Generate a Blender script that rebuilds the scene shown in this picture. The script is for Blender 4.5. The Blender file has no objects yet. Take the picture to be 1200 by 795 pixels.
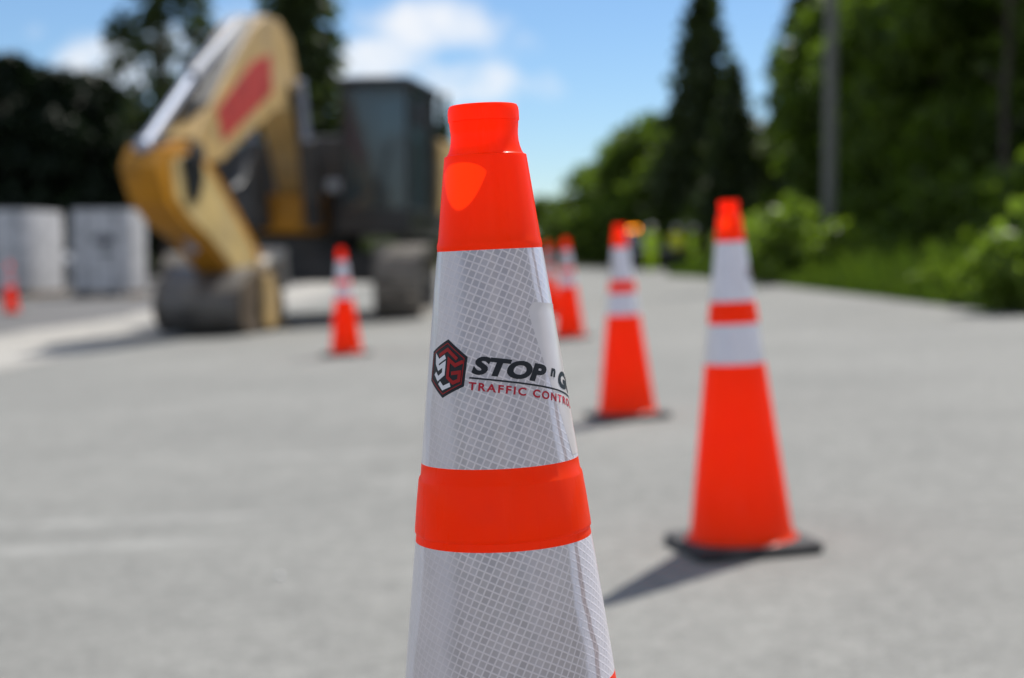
import bpy, bmesh, math, random
import numpy as np
from mathutils import Vector, Matrix

R = math.radians
sc = bpy.context.scene
col = sc.collection

# ------------------------------------------------------------------ camera numbers
CAMZ, FPX, PITCH = 0.789, 1779.7, math.atan(100.5 / 1779.7)
SLOPE = 0.047
TAP = 0.125                                   # cone taper
SINA = TAP / math.sqrt(1 + TAP * TAP)
COSA = 1 / math.sqrt(1 + TAP * TAP)


def g(x, y=0.0):
    """height of the cross-falling ground at x; the cross fall runs out with distance"""
    u = min(1, max(0, (y - 28) / 30)); k = 1 - 0.75 * u * u * (3 - 2 * u)
    if x < -40: x = -40
    if x > 14: x = 14
    if x < -3.5: z = -0.1645 + 0.021 * (x + 3.5)
    elif x > 5.5: z = 0.2585 + 0.06 * (x - 5.5)
    else: z = SLOPE * x
    return z * k


def ray(px, py):
    a = (px - 600) / FPX
    b = (397.5 - py) / FPX
    cp, sp = math.cos(PITCH), math.sin(PITCH)
    return Vector((a, cp + b * sp, -sp + b * cp))


def gx(px, d):
    return ray(px, 297).x / ray(px, 297).y * d


# ------------------------------------------------------------------ materials
def mat(name):
    m = bpy.data.materials.new(name)
    m.use_nodes = True
    nt = m.node_tree
    return m, nt, nt.nodes['Principled BSDF'], nt.nodes['Material Output']


def N(nt, typ, **kw):
    n = nt.nodes.new(typ)
    for k, v in kw.items():
        if k in ('operation', 'blend_type', 'data_type', 'noise_dimensions', 'feature', 'distance', 'sky_type', 'wave_type', 'interpolation_type', 'vector_type'):
            setattr(n, k, v)
        else:
            n.inputs[k].default_value = v
    return n


def L(nt, a, b):
    nt.links.new(a, b)


def math_n(nt, op, a, b=None, c=None, clamp=False):
    n = nt.nodes.new('ShaderNodeMath')
    n.operation = op
    n.use_clamp = clamp
    for i, v in enumerate((a, b, c)):
        if v is None: continue
        if isinstance(v, (int, float)): n.inputs[i].default_value = v
        else: nt.links.new(v, n.inputs[i])
    return n.outputs[0]


def mixc(nt, fac, a, b, blend='MIX'):
    n = nt.nodes.new('ShaderNodeMix')
    n.data_type = 'RGBA'
    n.blend_type = blend
    for sock, v in ((n.inputs[0], fac), (n.inputs[6], a), (n.inputs[7], b)):
        if isinstance(v, (int, float)): sock.default_value = v
        elif isinstance(v, tuple): sock.default_value = (*v[:3], 1)
        else: nt.links.new(v, sock)
    return n.outputs[2]


def ramp(nt, fac, stops):
    n = nt.nodes.new('ShaderNodeValToRGB')
    e = n.color_ramp.elements
    while len(e) < len(stops): e.new(0.5)
    for i, (p, c) in enumerate(stops):
        e[i].position = p
        e[i].color = (*c, 1) if isinstance(c, tuple) else (c, c, c, 1)
    nt.links.new(fac, n.inputs[0])
    return n.outputs[0]


def simple(name, c, rough=0.5, metal=0.0, var=0.12, scale=6.0, bump=0.0, dirt=None, spec=0.5, coat=0.0):
    """plain surface with a little uneven wear"""
    m, nt, p, o = mat(name)
    tc = nt.nodes.new('ShaderNodeTexCoord')
    nz = N(nt, 'ShaderNodeTexNoise', Scale=scale, Detail=5.0, Roughness=0.6)
    L(nt, tc.outputs['Object'], nz.inputs['Vector'])
    dark = tuple(v * (1 - var * 2) for v in c)
    lite = tuple(min(1, v * (1 + var)) for v in c)
    cc = ramp(nt, nz.outputs[0], [(0.3, dark), (0.7, lite)])
    if dirt:
        n2 = N(nt, 'ShaderNodeTexNoise', Scale=scale * 0.35, Detail=7.0, Roughness=0.7)
        L(nt, tc.outputs['Object'], n2.inputs['Vector'])
        f = ramp(nt, n2.outputs[0], [(0.45, 0.0), (0.75, 0.8)])
        cc = mixc(nt, f, cc, dirt)
    L(nt, cc, p.inputs['Base Color'])
    p.inputs['Roughness'].default_value = rough
    p.inputs['Metallic'].default_value = metal
    p.inputs['Specular IOR Level'].default_value = spec
    p.inputs['Coat Weight'].default_value = coat
    p.inputs['Coat Roughness'].default_value = 0.15
    if bump:
        b = N(nt, 'ShaderNodeBump', Strength=bump, Distance=0.01)
        L(nt, nz.outputs[0], b.inputs['Height'])
        L(nt, b.outputs[0], p.inputs['Normal'])
    return m


def leaf_mat(name, c1, c2, trans=0.4, rough=0.55, spec=0.3):
    m, nt, p, o = mat(name)
    geo = nt.nodes.new('ShaderNodeNewGeometry')
    oi = nt.nodes.new('ShaderNodeObjectInfo')
    tc = nt.nodes.new('ShaderNodeTexCoord')
    nz = N(nt, 'ShaderNodeTexNoise', Scale=0.9, Detail=2.0)
    L(nt, tc.outputs['Object'], nz.inputs['Vector'])
    f = math_n(nt, 'MULTIPLY_ADD', geo.outputs['Random Per Island'], 0.6, math_n(nt, 'MULTIPLY', nz.outputs[0], 0.6))
    f = math_n(nt, 'ADD', f, math_n(nt, 'MULTIPLY_ADD', oi.outputs['Random'], 0.3, -0.25), clamp=True)
    cc = mixc(nt, f, c1, c2)
    L(nt, cc, p.inputs['Base Color'])
    p.inputs['Roughness'].default_value = rough
    p.inputs['Specular IOR Level'].default_value = spec
    t = nt.nodes.new('ShaderNodeBsdfTranslucent')
    tcx = mixc(nt, 1.0, cc, (1.35, 1.5, 0.5), 'MULTIPLY')
    L(nt, tcx, t.inputs['Color'])
    ms = nt.nodes.new('ShaderNodeMixShader')
    ms.inputs[0].default_value = trans
    L(nt, p.outputs[0], ms.inputs[1])
    L(nt, t.outputs[0], ms.inputs[2])
    L(nt, ms.outputs[0], o.inputs['Surface'])
    return m


def orange_plastic():
    m, nt, p, o = mat('orange_pvc')
    tc0 = nt.nodes.new('ShaderNodeTexCoord')
    oi = nt.nodes.new('ShaderNodeObjectInfo')
    sh = nt.nodes.new('ShaderNodeVectorMath'); sh.operation = 'ADD'
    L(nt, tc0.outputs['Object'], sh.inputs[0])
    cvx = nt.nodes.new('ShaderNodeCombineXYZ')
    L(nt, math_n(nt, 'MULTIPLY', oi.outputs['Random'], 7.0), cvx.inputs[0])
    L(nt, cvx.outputs[0], sh.inputs[1])
    nz = N(nt, 'ShaderNodeTexNoise', Scale=9.0, Detail=6.0, Roughness=0.65)
    L(nt, sh.outputs[0], nz.inputs['Vector'])
    cc = ramp(nt, nz.outputs[0], [(0.25, (0.90, 0.056, 0.001)), (0.75, (0.98, 0.072, 0.0012))])
    # scuffs: thin pale scratches low on the cone and a dusting near the foot
    mp = N(nt, 'ShaderNodeMapping')
    mp.inputs['Scale'].default_value = (60, 60, 9)
    L(nt, sh.outputs[0], mp.inputs['Vector'])
    n2 = N(nt, 'ShaderNodeTexNoise', Scale=1.0, Detail=4.0, Roughness=0.6)
    L(nt, mp.outputs[0], n2.inputs['Vector'])
    sep = nt.nodes.new('ShaderNodeSeparateXYZ')
    L(nt, tc0.outputs['Object'], sep.inputs[0])
    low = nt.nodes.new('ShaderNodeMapRange')
    low.inputs[1].default_value = 0.22; low.inputs[2].default_value = 0.02
    low.inputs[3].default_value = 0.16; low.inputs[4].default_value = 0.65
    L(nt, sep.outputs[2], low.inputs[0])
    f = math_n(nt, 'MULTIPLY', ramp(nt, n2.outputs[0], [(0.55, 0.0), (0.78, 1.0)]), low.outputs[0])
    cc = mixc(nt, f, cc, (0.62, 0.16, 0.09))
    gm = N(nt, 'ShaderNodeTexNoise', Scale=16.0, Detail=8.0, Roughness=0.72)
    L(nt, sh.outputs[0], gm.inputs['Vector'])
    cc = mixc(nt, ramp(nt, gm.outputs[0], [(0.52, 0.0), (0.78, 0.45)]), cc, (0.34, 0.045, 0.012))
    # mould seam up one side
    at = math_n(nt, 'ARCTAN2', math_n(nt, 'ADD', sep.outputs[0], 0.0), math_n(nt, 'MULTIPLY', sep.outputs[1], -1.0))
    sm_ = math_n(nt, 'LESS_THAN', math_n(nt, 'ABSOLUTE', math_n(nt, 'SUBTRACT', at, 0.42)), 0.006)
    cc = mixc(nt, math_n(nt, 'MULTIPLY', sm_, 0.35), cc, (0.55, 0.03, 0.002))
    L(nt, cc, p.inputs['Base Color'])
    p.inputs['Coat Weight'].default_value = 0.10
    p.inputs['Coat Roughness'].default_value = 0.12
    L(nt, ramp(nt, n2.outputs[0], [(0.3, 0.24), (0.75, 0.42)]), p.inputs['Roughness'])
    p.inputs['Specular IOR Level'].default_value = 0.12
    b = N(nt, 'ShaderNodeBump', Strength=0.05, Distance=0.002)
    L(nt, n2.outputs[0], b.inputs['Height'])
    L(nt, b.outputs[0], p.inputs['Normal'])
    t = nt.nodes.new('ShaderNodeBsdfTranslucent')
    t.inputs['Color'].default_value = (1.0, 0.040, 0.002, 1)
    ms = nt.nodes.new('ShaderNodeMixShader')
    ms.inputs[0].default_value = 0.46
    L(nt, p.outputs[0], ms.inputs[1])
    L(nt, t.outputs[0], ms.inputs[2])
    # fluorescent pigment: some of the blue and green it takes in leaves again as red, through the wall
    t2 = nt.nodes.new('ShaderNodeBsdfTranslucent')
    t2.inputs['Color'].default_value = (0.15, 0.008, 0.0, 1)
    ad = nt.nodes.new('ShaderNodeAddShader')
    L(nt, ms.outputs[0], ad.inputs[0])
    L(nt, t2.outputs[0], ad.inputs[1])
    L(nt, ad.outputs[0], o.inputs['Surface'])
    return m


def sheeting():
    """prismatic reflective sheeting: small slanted cells between pale seal lines"""
    m, nt, p, o = mat('reflective_sheeting')
    uv = nt.nodes.new('ShaderNodeUVMap')
    uv.uv_map = 'UVMap'
    sep = nt.nodes.new('ShaderNodeSeparateXYZ')
    nzw = N(nt, 'ShaderNodeTexNoise', Scale=60.0, Detail=1.0)
    L(nt, uv.outputs[0], nzw.inputs['Vector'])
    wob = nt.nodes.new('ShaderNodeVectorMath'); wob.operation = 'MULTIPLY_ADD'
    wob.inputs[1].default_value = (0.0009, 0.0009, 0)
    L(nt, nzw.outputs['Color'], wob.inputs[0]); L(nt, uv.outputs[0], wob.inputs[2])
    L(nt, wob.outputs[0], sep.inputs[0])
    PIT = 0.0052
    def line(ang, pitch, off=0.0, wd=0.105):
        ca, sa = math.cos(R(ang)), math.sin(R(ang))
        q = math_n(nt, 'ADD', math_n(nt, 'MULTIPLY', sep.outputs[0], ca / pitch), math_n(nt, 'MULTIPLY', sep.outputs[1], sa / pitch))
        q = math_n(nt, 'ADD', q, 100.37 + off)
        fr = math_n(nt, 'FRACT', q)
        d = math_n(nt, 'ABSOLUTE', math_n(nt, 'SUBTRACT', fr, 0.5))     # 0.5 at the line
        mr = nt.nodes.new('ShaderNodeMapRange'); mr.interpolation_type = 'SMOOTHSTEP'
        mr.inputs[1].default_value = 0.5 - wd - 0.06; mr.inputs[2].default_value = 0.5 - wd + 0.05
        L(nt, d, mr.inputs[0])
        return mr.outputs[0], math_n(nt, 'FLOOR', q)
    l1, i1 = line(-26, PIT)
    l2, i2 = line(66, PIT)
    ln = math_n(nt, 'MAXIMUM', l1, l2)
    # each cell has its own tone
    cv = nt.nodes.new('ShaderNodeCombineXYZ')
    L(nt, i1, cv.inputs[0]); L(nt, i2, cv.inputs[1])
    wn = nt.nodes.new('ShaderNodeTexWhiteNoise'); wn.noise_dimensions = '2D'
    L(nt, cv.outputs[0], wn.inputs['Vector'])
    big = N(nt, 'ShaderNodeTexNoise', Scale=14.0, Detail=3.0)
    L(nt, uv.outputs[0], big.inputs['Vector'])
    tone = math_n(nt, 'MULTIPLY_ADD', wn.outputs[0], 0.45, math_n(nt, 'MULTIPLY', big.outputs[0], 0.6))
    cell = mixc(nt, tone, (0.38, 0.335, 0.345), (0.55, 0.485, 0.49))
    # seal border bands run up the sheet, plain and pale
    wav = nt.nodes.new('ShaderNodeMapRange')
    st = N(nt, 'ShaderNodeTexNoise', Scale=1.0, Detail=2.0)
    mpp = N(nt, 'ShaderNodeMapping'); mpp.inputs['Scale'].default_value = (55, 5, 1)
    L(nt, uv.outputs[0], mpp.inputs['Vector']); L(nt, mpp.outputs[0], st.inputs['Vector'])
    milky = ramp(nt, st.outputs[0], [(0.46, 0.0), (0.66, 0.7)])
    phi = math_n(nt, 'MULTIPLY', math_n(nt, 'ARCTAN2', sep.outputs[0], math_n(nt, 'MULTIPLY', sep.outputs[1], -1.0)), 180 / math.pi / SINA)
    phi = math_n(nt, 'ADD', phi, math_n(nt, 'MULTIPLY_ADD', big.outputs[0], 16.0, -8.0))

    def span(p0, p1):
        e_ = nt.nodes.new('ShaderNodeMapRange'); e_.interpolation_type = 'SMOOTHSTEP'
        e_.inputs[1].default_value = p0; e_.inputs[2].default_value = p1
        L(nt, phi, e_.inputs[0])
        return e_.outputs[0]
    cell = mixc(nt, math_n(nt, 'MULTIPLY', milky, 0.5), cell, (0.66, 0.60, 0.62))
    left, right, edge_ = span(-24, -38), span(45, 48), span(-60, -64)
    # milky flanks paint in the sheen at steep angles; a clear seal column and a thin brown glue line beside it
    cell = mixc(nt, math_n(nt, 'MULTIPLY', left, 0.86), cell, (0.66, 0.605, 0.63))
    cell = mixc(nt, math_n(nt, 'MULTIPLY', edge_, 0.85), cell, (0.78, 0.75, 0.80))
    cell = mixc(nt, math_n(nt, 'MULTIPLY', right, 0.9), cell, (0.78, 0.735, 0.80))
    glue = math_n(nt, 'MULTIPLY', span(52.5, 54), span(58, 56.5))
    cell = mixc(nt, math_n(nt, 'MULTIPLY', glue, 0.75), cell, (0.40, 0.30, 0.30))
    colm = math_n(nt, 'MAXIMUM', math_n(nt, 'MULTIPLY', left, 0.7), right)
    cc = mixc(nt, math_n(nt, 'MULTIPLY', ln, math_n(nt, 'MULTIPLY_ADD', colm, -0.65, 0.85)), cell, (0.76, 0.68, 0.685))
    # one dark scuff on the lower sheet
    sp2 = nt.nodes.new('ShaderNodeVectorMath'); sp2.operation = 'SUBTRACT'
    sp2.inputs[1].default_value = (-0.0085, -0.697, 0)
    L(nt, uv.outputs[0], sp2.inputs[0])
    mp2 = N(nt, 'ShaderNodeMapping'); mp2.inputs['Scale'].default_value = (1, 2.6, 1)
    L(nt, sp2.outputs[0], mp2.inputs['Vector'])
    ln2 = nt.nodes.new('ShaderNodeVectorMath'); ln2.operation = 'LENGTH'
    L(nt, mp2.outputs[0], ln2.inputs[0])
    nsc = N(nt, 'ShaderNodeTexNoise', Scale=520.0, Detail=2.0)
    L(nt, uv.outputs[0], nsc.inputs['Vector'])
    sm = nt.nodes.new('ShaderNodeMapRange')
    sm.inputs[1].default_value = 0.010; sm.inputs[2].default_value = 0.001
    L(nt, ln2.outputs['Value'], sm.inputs[0])
    scf = math_n(nt, 'MULTIPLY', sm.outputs[0], ramp(nt, nsc.outputs[0], [(0.5, 0.0), (0.62, 1.0)]))
    cc = mixc(nt, scf, cc, (0.03, 0.025, 0.03))
    # general grime
    gr = N(nt, 'ShaderNodeTexNoise', Scale=35.0, Detail=8.0, Roughness=0.7)
    L(nt, uv.outputs[0], gr.inputs['Vector'])
    cc = mixc(nt, ramp(nt, gr.outputs[0], [(0.5, 0.0), (0.8, 0.3)]), cc, (0.33, 0.32, 0.32))
    L(nt, cc, p.inputs['Base Color'])
    L(nt, math_n(nt, 'MULTIPLY_ADD', ln, -0.40, 0.42), p.inputs['Metallic'])
    p.inputs['Roughness'].default_value = 0.42
    p.inputs['Coat Weight'].default_value = 0.55
    p.inputs['Coat Roughness'].default_value = 0.09
    b = N(nt, 'ShaderNodeBump', Strength=0.25, Distance=0.0006)
    L(nt, ln, b.inputs['Height'])
    b2 = N(nt, 'ShaderNodeBump', Strength=0.35, Distance=0.004)
    L(nt, st.outputs[0], b2.inputs['Height'])
    L(nt, b2.outputs[0], b.inputs['Normal'])
    L(nt, b.outputs[0], p.inputs['Normal'])
    L(nt, b2.outputs[0], p.inputs['Coat Normal'])
    return m


def road_mat(name, c1, c2, marks=False):
    m, nt, p, o = mat(name)
    tc = nt.nodes.new('ShaderNodeTexCoord')
    co = tc.outputs['Object']
    n1 = N(nt, 'ShaderNodeTexNoise', Scale=0.45, Detail=6.0, Roughness=0.6)
    n2 = N(nt, 'ShaderNodeTexNoise', Scale=7.0, Detail=6.0, Roughness=0.65)
    n3 = N(nt, 'ShaderNodeTexNoise', Scale=90.0, Detail=4.0, Roughness=0.7)
    vo = N(nt, 'ShaderNodeTexVoronoi', Scale=140.0)
    n4 = N(nt, 'ShaderNodeTexNoise', Scale=22.0, Detail=3.0, Roughness=0.5)
    for n in (n1, n2, n3, n4, vo): L(nt, co, n.inputs['Vector'])
    f = math_n(nt, 'MULTIPLY_ADD', n2.outputs[0], 0.4, math_n(nt, 'MULTIPLY', n1.outputs[0], 0.6))
    cc = mixc(nt, ramp(nt, f, [(0.36, 0.0), (0.64, 1.0)]), c1, c2)
    cc = mixc(nt, ramp(nt, n3.outputs[0], [(0.35, 0.35), (0.5, 0.0)]), cc, tuple(v * 0.55 for v in c1))
    cc = mixc(nt, ramp(nt, n4.outputs[0], [(0.36, 0.22), (0.5, 0.0)]), cc, tuple(v * 0.6 for v in c1))
    cc = mixc(nt, ramp(nt, n4.outputs[0], [(0.55, 0.0), (0.70, 0.2)]), cc, tuple(v * 1.35 for v in c2))
    sp = ramp(nt, vo.outputs['Color'], [(0.74, 0.0), (0.88, 0.35)])
    cc = mixc(nt, sp, cc, tuple(min(0.6, v * 1.7) for v in c2))
    if marks:
        # worn pale scrapes on the left of the lane
        for (mx, my, lx, ly, am) in ((-1.28, 4.35, 0.55, 0.09, 0.36), (-1.25, 4.78, 0.75, 0.09, 0.32), (-0.75, 6.2, 0.5, 0.1, 0.25), (-0.3, 5.4, 0.18, 0.1, 0.25)):
            sb = nt.nodes.new('ShaderNodeVectorMath'); sb.operation = 'SUBTRACT'
            sb.inputs[1].default_value = (mx, my, 0)
            L(nt, co, sb.inputs[0])
            ml = nt.nodes.new('ShaderNodeVectorMath'); ml.operation = 'MULTIPLY'
            ml.inputs[1].default_value = (1 / lx, 1 / ly, 0)
            L(nt, sb.outputs[0], ml.inputs[0])
            le = nt.nodes.new('ShaderNodeVectorMath'); le.operation = 'LENGTH'
            L(nt, ml.outputs[0], le.inputs[0])
            mr = nt.nodes.new('ShaderNodeMapRange'); mr.interpolation_type = 'SMOOTHSTEP'
            mr.inputs[1].default_value = 1.1; mr.inputs[2].default_value = 0.3
            L(nt, le.outputs['Value'], mr.inputs[0])
            k = math_n(nt, 'MULTIPLY', mr.outputs[0], ramp(nt, n2.outputs[0], [(0.35, 0.3 * am), (0.6, am)]))
            cc = mixc(nt, k, cc, (0.42, 0.42, 0.40))
    L(nt, cc, p.inputs['Base Color'])
    p.inputs['Roughness'].default_value = 0.9
    p.inputs['Specular IOR Level'].default_value = 0.25
    b = N(nt, 'ShaderNodeBump', Strength=0.5, Distance=0.006)
    L(nt, n3.outputs[0], b.inputs['Height'])
    L(nt, b.outputs[0], p.inputs['Normal'])
    return m


def emis(name, c, s):
    m, nt, p, o = mat(name)
    p.inputs['Base Color'].default_value = (*c, 1)
    p.inputs['Emission Color'].default_value = (*c, 1)
    p.inputs['Emission Strength'].default_value = s
    return m


M = dict(
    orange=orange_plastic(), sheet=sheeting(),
    rubber=simple('black_rubber', (0.022, 0.022, 0.024), 0.75, var=0.3, scale=25, bump=0.3, dirt=(0.10, 0.098, 0.09)),
    black_ink=simple('black_ink', (0.012, 0.013, 0.018), 0.45, var=0.1, spec=0.3),
    red_ink=simple('red_ink', (0.36, 0.008, 0.008), 0.45, var=0.1, spec=0.3),
    red_text=simple('red_text_ink', (0.50, 0.012, 0.03), 0.45, var=0.1, spec=0.3),
    white_ink=simple('white_ink', (0.72, 0.70, 0.74), 0.35, var=0.03, coat=0.3),
    label_sheen=simple('white_label_sheen', (0.67, 0.605, 0.60), 0.32, var=0.04, scale=30, coat=0.5),
    yellow=simple('excavator_yellow', (0.42, 0.18, 0.008), 0.45, var=0.15, scale=3, spec=0.25, dirt=(0.36, 0.19, 0.035)),
    tan=simple('dusty_yellow', (0.52, 0.345, 0.13), 0.55, var=0.15, scale=3, dirt=(0.32, 0.25, 0.16)),
    sunlit_tan=simple('sunlit_yellow', (0.58, 0.42, 0.16), 0.6, var=0.2, scale=3, dirt=(0.42, 0.33, 0.20)),
    dark=simple('dark_steel', (0.03, 0.03, 0.032), 0.5, var=0.25, scale=5, dirt=(0.09, 0.08, 0.07)),
    cabdark=simple('cab_black_paint', (0.014, 0.015, 0.017), 0.35, var=0.2, scale=3),
    bucket=simple('worn_bucket_steel', (0.13, 0.125, 0.12), 0.5, metal=0.3, var=0.3, scale=4, dirt=(0.20, 0.17, 0.13), bump=0.3),
    cheek=simple('rusty_bucket_cheek', (0.10, 0.070, 0.042), 0.6, var=0.3, scale=4, dirt=(0.10, 0.08, 0.06)),
    tracksteel=simple('track_steel', (0.20, 0.18, 0.155), 0.6, metal=0.1, var=0.3, scale=6, dirt=(0.24, 0.21, 0.17)),
    palesteel=simple('pale_steel', (0.42, 0.39, 0.34), 0.8, var=0.2, scale=8),
    chrome=simple('chrome_rod', (0.30, 0.34, 0.43), 0.5, metal=0.3, var=0.03),
    grey_paint=simple('grey_cylinder_paint', (0.19, 0.215, 0.27), 0.5, metal=0.0, var=0.1),
    redpanel=simple('faded_red_decal', (0.46, 0.045, 0.035), 0.5, var=0.15, scale=4),
    wrapw=simple('white_plastic_wrap', (0.56, 0.56, 0.575), 0.5, var=0.2, scale=4, bump=0.4, dirt=(0.40, 0.40, 0.41)),
    wrapmark=simple('dark_wrap_print', (0.10, 0.105, 0.12), 0.45, var=0.15),
    wood=simple('pallet_wood', (0.26, 0.18, 0.10), 0.8, var=0.25, scale=12),
    bark=simple('bark', (0.075, 0.058, 0.045), 0.9, var=0.35, scale=8, bump=0.6),
    pole=simple('weathered_pole', (0.17, 0.17, 0.15), 0.85, var=0.25, scale=10, bump=0.4),
    truckpaint=simple('black_truck_paint', (0.012, 0.013, 0.018), 0.2, var=0.1, coat=0.8),
    bluetruck=simple('dark_blue_truck_paint', (0.022, 0.032, 0.05), 0.55, var=0.1, spec=0.25),
    silver=simple('silver_trim', (0.55, 0.56, 0.58), 0.3, metal=0.8, var=0.05),
    tyre=simple('tyre_rubber', (0.02, 0.02, 0.02), 0.8, var=0.2),
    lime=simple('lime_hi_vis_cloth', (0.65, 0.98, 0.02), 0.8, var=0.1, scale=8),
    yellowviz=simple('yellow_hi_vis_cloth', (0.85, 0.85, 0.03), 0.8, var=0.1, scale=8),
    navy=simple('dark_work_cloth', (0.02, 0.022, 0.03), 0.85, var=0.2),
    skin=simple('skin', (0.48, 0.28, 0.19), 0.5, var=0.06),
    helmet=simple('white_helmet_plastic', (0.75, 0.75, 0.73), 0.3, var=0.03),
    silvertape=simple('silver_tape', (0.6, 0.6, 0.6), 0.35, metal=0.3, var=0.05),
    amber=emis('lit_amber_lamp', (1.0, 0.30, 0.01), 9.0),
    lens=simple('headlight_lens', (0.6, 0.62, 0.65), 0.1, var=0.03),
    pebble=simple('pale_pebble', (0.75, 0.74, 0.72), 0.5, var=0.05),
    leafA=leaf_mat('broad_leaf', (0.050, 0.082, 0.014), (0.12, 0.172, 0.028), 0.5),
    leafB=leaf_mat('shrub_leaf', (0.11, 0.165, 0.026), (0.24, 0.32, 0.055), 0.52, rough=0.5, spec=0.35),
    leafC=leaf_mat('conifer_needles', (0.030, 0.048, 0.017), (0.082, 0.105, 0.038), 0.36),
    leafD=leaf_mat('dark_cedar_sprays', (0.006, 0.014, 0.007), (0.020, 0.034, 0.014), 0.15),
    leafG=leaf_mat('verge_grass_blades', (0.030, 0.058, 0.008), (0.088, 0.130, 0.020), 0.45),
    leafF=leaf_mat('far_leaf', (0.068, 0.105, 0.022), (0.145, 0.20, 0.038), 0.5),
    road=road_mat('worn_asphalt', (0.172, 0.173, 0.162), (0.244, 0.244, 0.228), True),
    strip=road_mat('pale_concrete', (0.27, 0.26, 0.235), (0.40, 0.385, 0.355)),
    yard=road_mat('dark_gravel_yard', (0.10, 0.10, 0.10), (0.155, 0.152, 0.148)),
    soil=road_mat('soil', (0.07, 0.075, 0.03), (0.11, 0.11, 0.05)),
)


def glass_mat():
    m, nt, p, o = mat('tinted_cab_glass')
    p.inputs['Base Color'].default_value = (0.05, 0.075, 0.085, 1)
    p.inputs['Roughness'].default_value = 0.08
    p.inputs['Specular IOR Level'].default_value = 0.9
    t = nt.nodes.new('ShaderNodeBsdfTransparent')
    t.inputs[0].default_value = (0.42, 0.52, 0.55, 1)
    ms = nt.nodes.new('ShaderNodeMixShader'); ms.inputs[0].default_value = 0.3
    L(nt, p.outputs[0], ms.inputs[1]); L(nt, t.outputs[0], ms.inputs[2]); L(nt, ms.outputs[0], o.inputs['Surface'])
    return m


M['glass'] = glass_mat()


# ------------------------------------------------------------------ scene tools
def tag(o, label=None, cat=None, group=None, kind=None):
    for k, v in (('label', label), ('category', cat), ('group', group), ('kind', kind)):
        if v: o[k] = v
    return o


def empty(name, loc, label=None, cat=None, group=None, rot=None):
    o = bpy.data.objects.new(name, None)
    col.objects.link(o)
    o.empty_display_size = 0.2
    o.location = loc
    if rot is not None: o.rotation_euler = rot
    return tag(o, label, cat, group)


def pmat(o):
    """world matrix of a top-level object from its own transform"""
    return Matrix.LocRotScale(o.location, o.rotation_euler, o.scale)


class MB:
    def __init__(s): s.bm = bmesh.new()

    def box(s, c, size, rot=None):
        T = Matrix.Translation(c)
        if rot is not None: T = T @ rot.to_4x4()
        T = T @ Matrix.Diagonal((*size, 1))
        bmesh.ops.create_cube(s.bm, size=1, matrix=T)
        return s

    def prism(s, a, b):
        """side outline a and its twin b"""
        va = [s.bm.verts.new(p) for p in a]
        vb = [s.bm.verts.new(p) for p in b]
        n = len(a)
        s.bm.faces.new(va); s.bm.faces.new(vb[::-1])
        for i in range(n):
            s.bm.faces.new((va[i], vb[i], vb[(i + 1) % n], va[(i + 1) % n]))
        return s

    def tube(s, p, q, r, r2=None, n=14):
        p, q = Vector(p), Vector(q)
        r2 = r if r2 is None else r2
        d = q - p
        T = Matrix.Translation((p + q) / 2) @ d.to_track_quat('Z', 'Y').to_matrix().to_4x4()
        bmesh.ops.create_cone(s.bm, cap_ends=True, segments=n, radius1=r, radius2=r2, depth=d.length, matrix=T)
        return s

    def ball(s, c, r, scale=(1, 1, 1), u=16, v=10):
        T = Matrix.Translation(c) @ Matrix.Diagonal((*scale, 1))
        bmesh.ops.create_uvsphere(s.bm, u_segments=u, v_segments=v, radius=r, matrix=T)
        return s

    def lathe(s, prof, n=64, flip=False, phi=None):
        rings = []
        full = phi is None
        a0, a1 = phi or (0, 2 * math.pi)
        cnt = n if full else n + 1
        for (r, z) in prof:
            rings.append([s.bm.verts.new((r * math.sin(a0 + (a1 - a0) * i / n), -r * math.cos(a0 + (a1 - a0) * i / n), z)) for i in range(cnt)])
        for j in range(len(prof) - 1):
            for i in range(n):
                k = (i + 1) % cnt
                f = (rings[j][i], rings[j][k], rings[j + 1][k], rings[j + 1][i])
                s.bm.faces.new(f if not flip else f[::-1])
        return s

    def build(s, name, m, parent=None, world=False, bevel=0.0, smooth=None, fixn=True):
        if fixn: bmesh.ops.recalc_face_normals(s.bm, faces=s.bm.faces)
        me = bpy.data.meshes.new(name)
        if world and parent is not None:
            s.bm.transform(pmat(parent).inverted())
        s.bm.to_mesh(me); s.bm.free()
        me.materials.append(m)
        o = bpy.data.objects.new(name, me)
        col.objects.link(o)
        if parent is not None: o.parent = parent
        if bevel:
            b = o.modifiers.new('bevel', 'BEVEL'); b.width = bevel; b.segments = 2; b.limit_method = 'ANGLE'
        if smooth is not None:
            me.shade_smooth()
            me.set_sharp_from_angle(angle=R(smooth))
        return o


def copy_tree(o, parent=None):
    c = o.copy()
    col.objects.link(c)
    if parent is not None: c.parent = parent
    for ch in list(o.children): copy_tree(ch, c)
    return c


def quads_object(name, P, m, parent=None):
    """P: (n,4,3) array of leaf quads"""
    n = len(P)
    me = bpy.data.meshes.new(name)
    me.vertices.add(n * 4); me.loops.add(n * 4); me.polygons.add(n)
    me.vertices.foreach_set('co', P.reshape(-1).astype(np.float32))
    me.loops.foreach_set('vertex_index', np.arange(n * 4, dtype=np.int32))
    me.polygons.foreach_set('loop_start', np.arange(0, n * 4, 4, dtype=np.int32))
    me.update(calc_edges=True); me.validate()
    me.materials.append(m)
    o = bpy.data.objects.new(name, me)
    col.objects.link(o)
    if parent is not None: o.parent = parent
    return o


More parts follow.
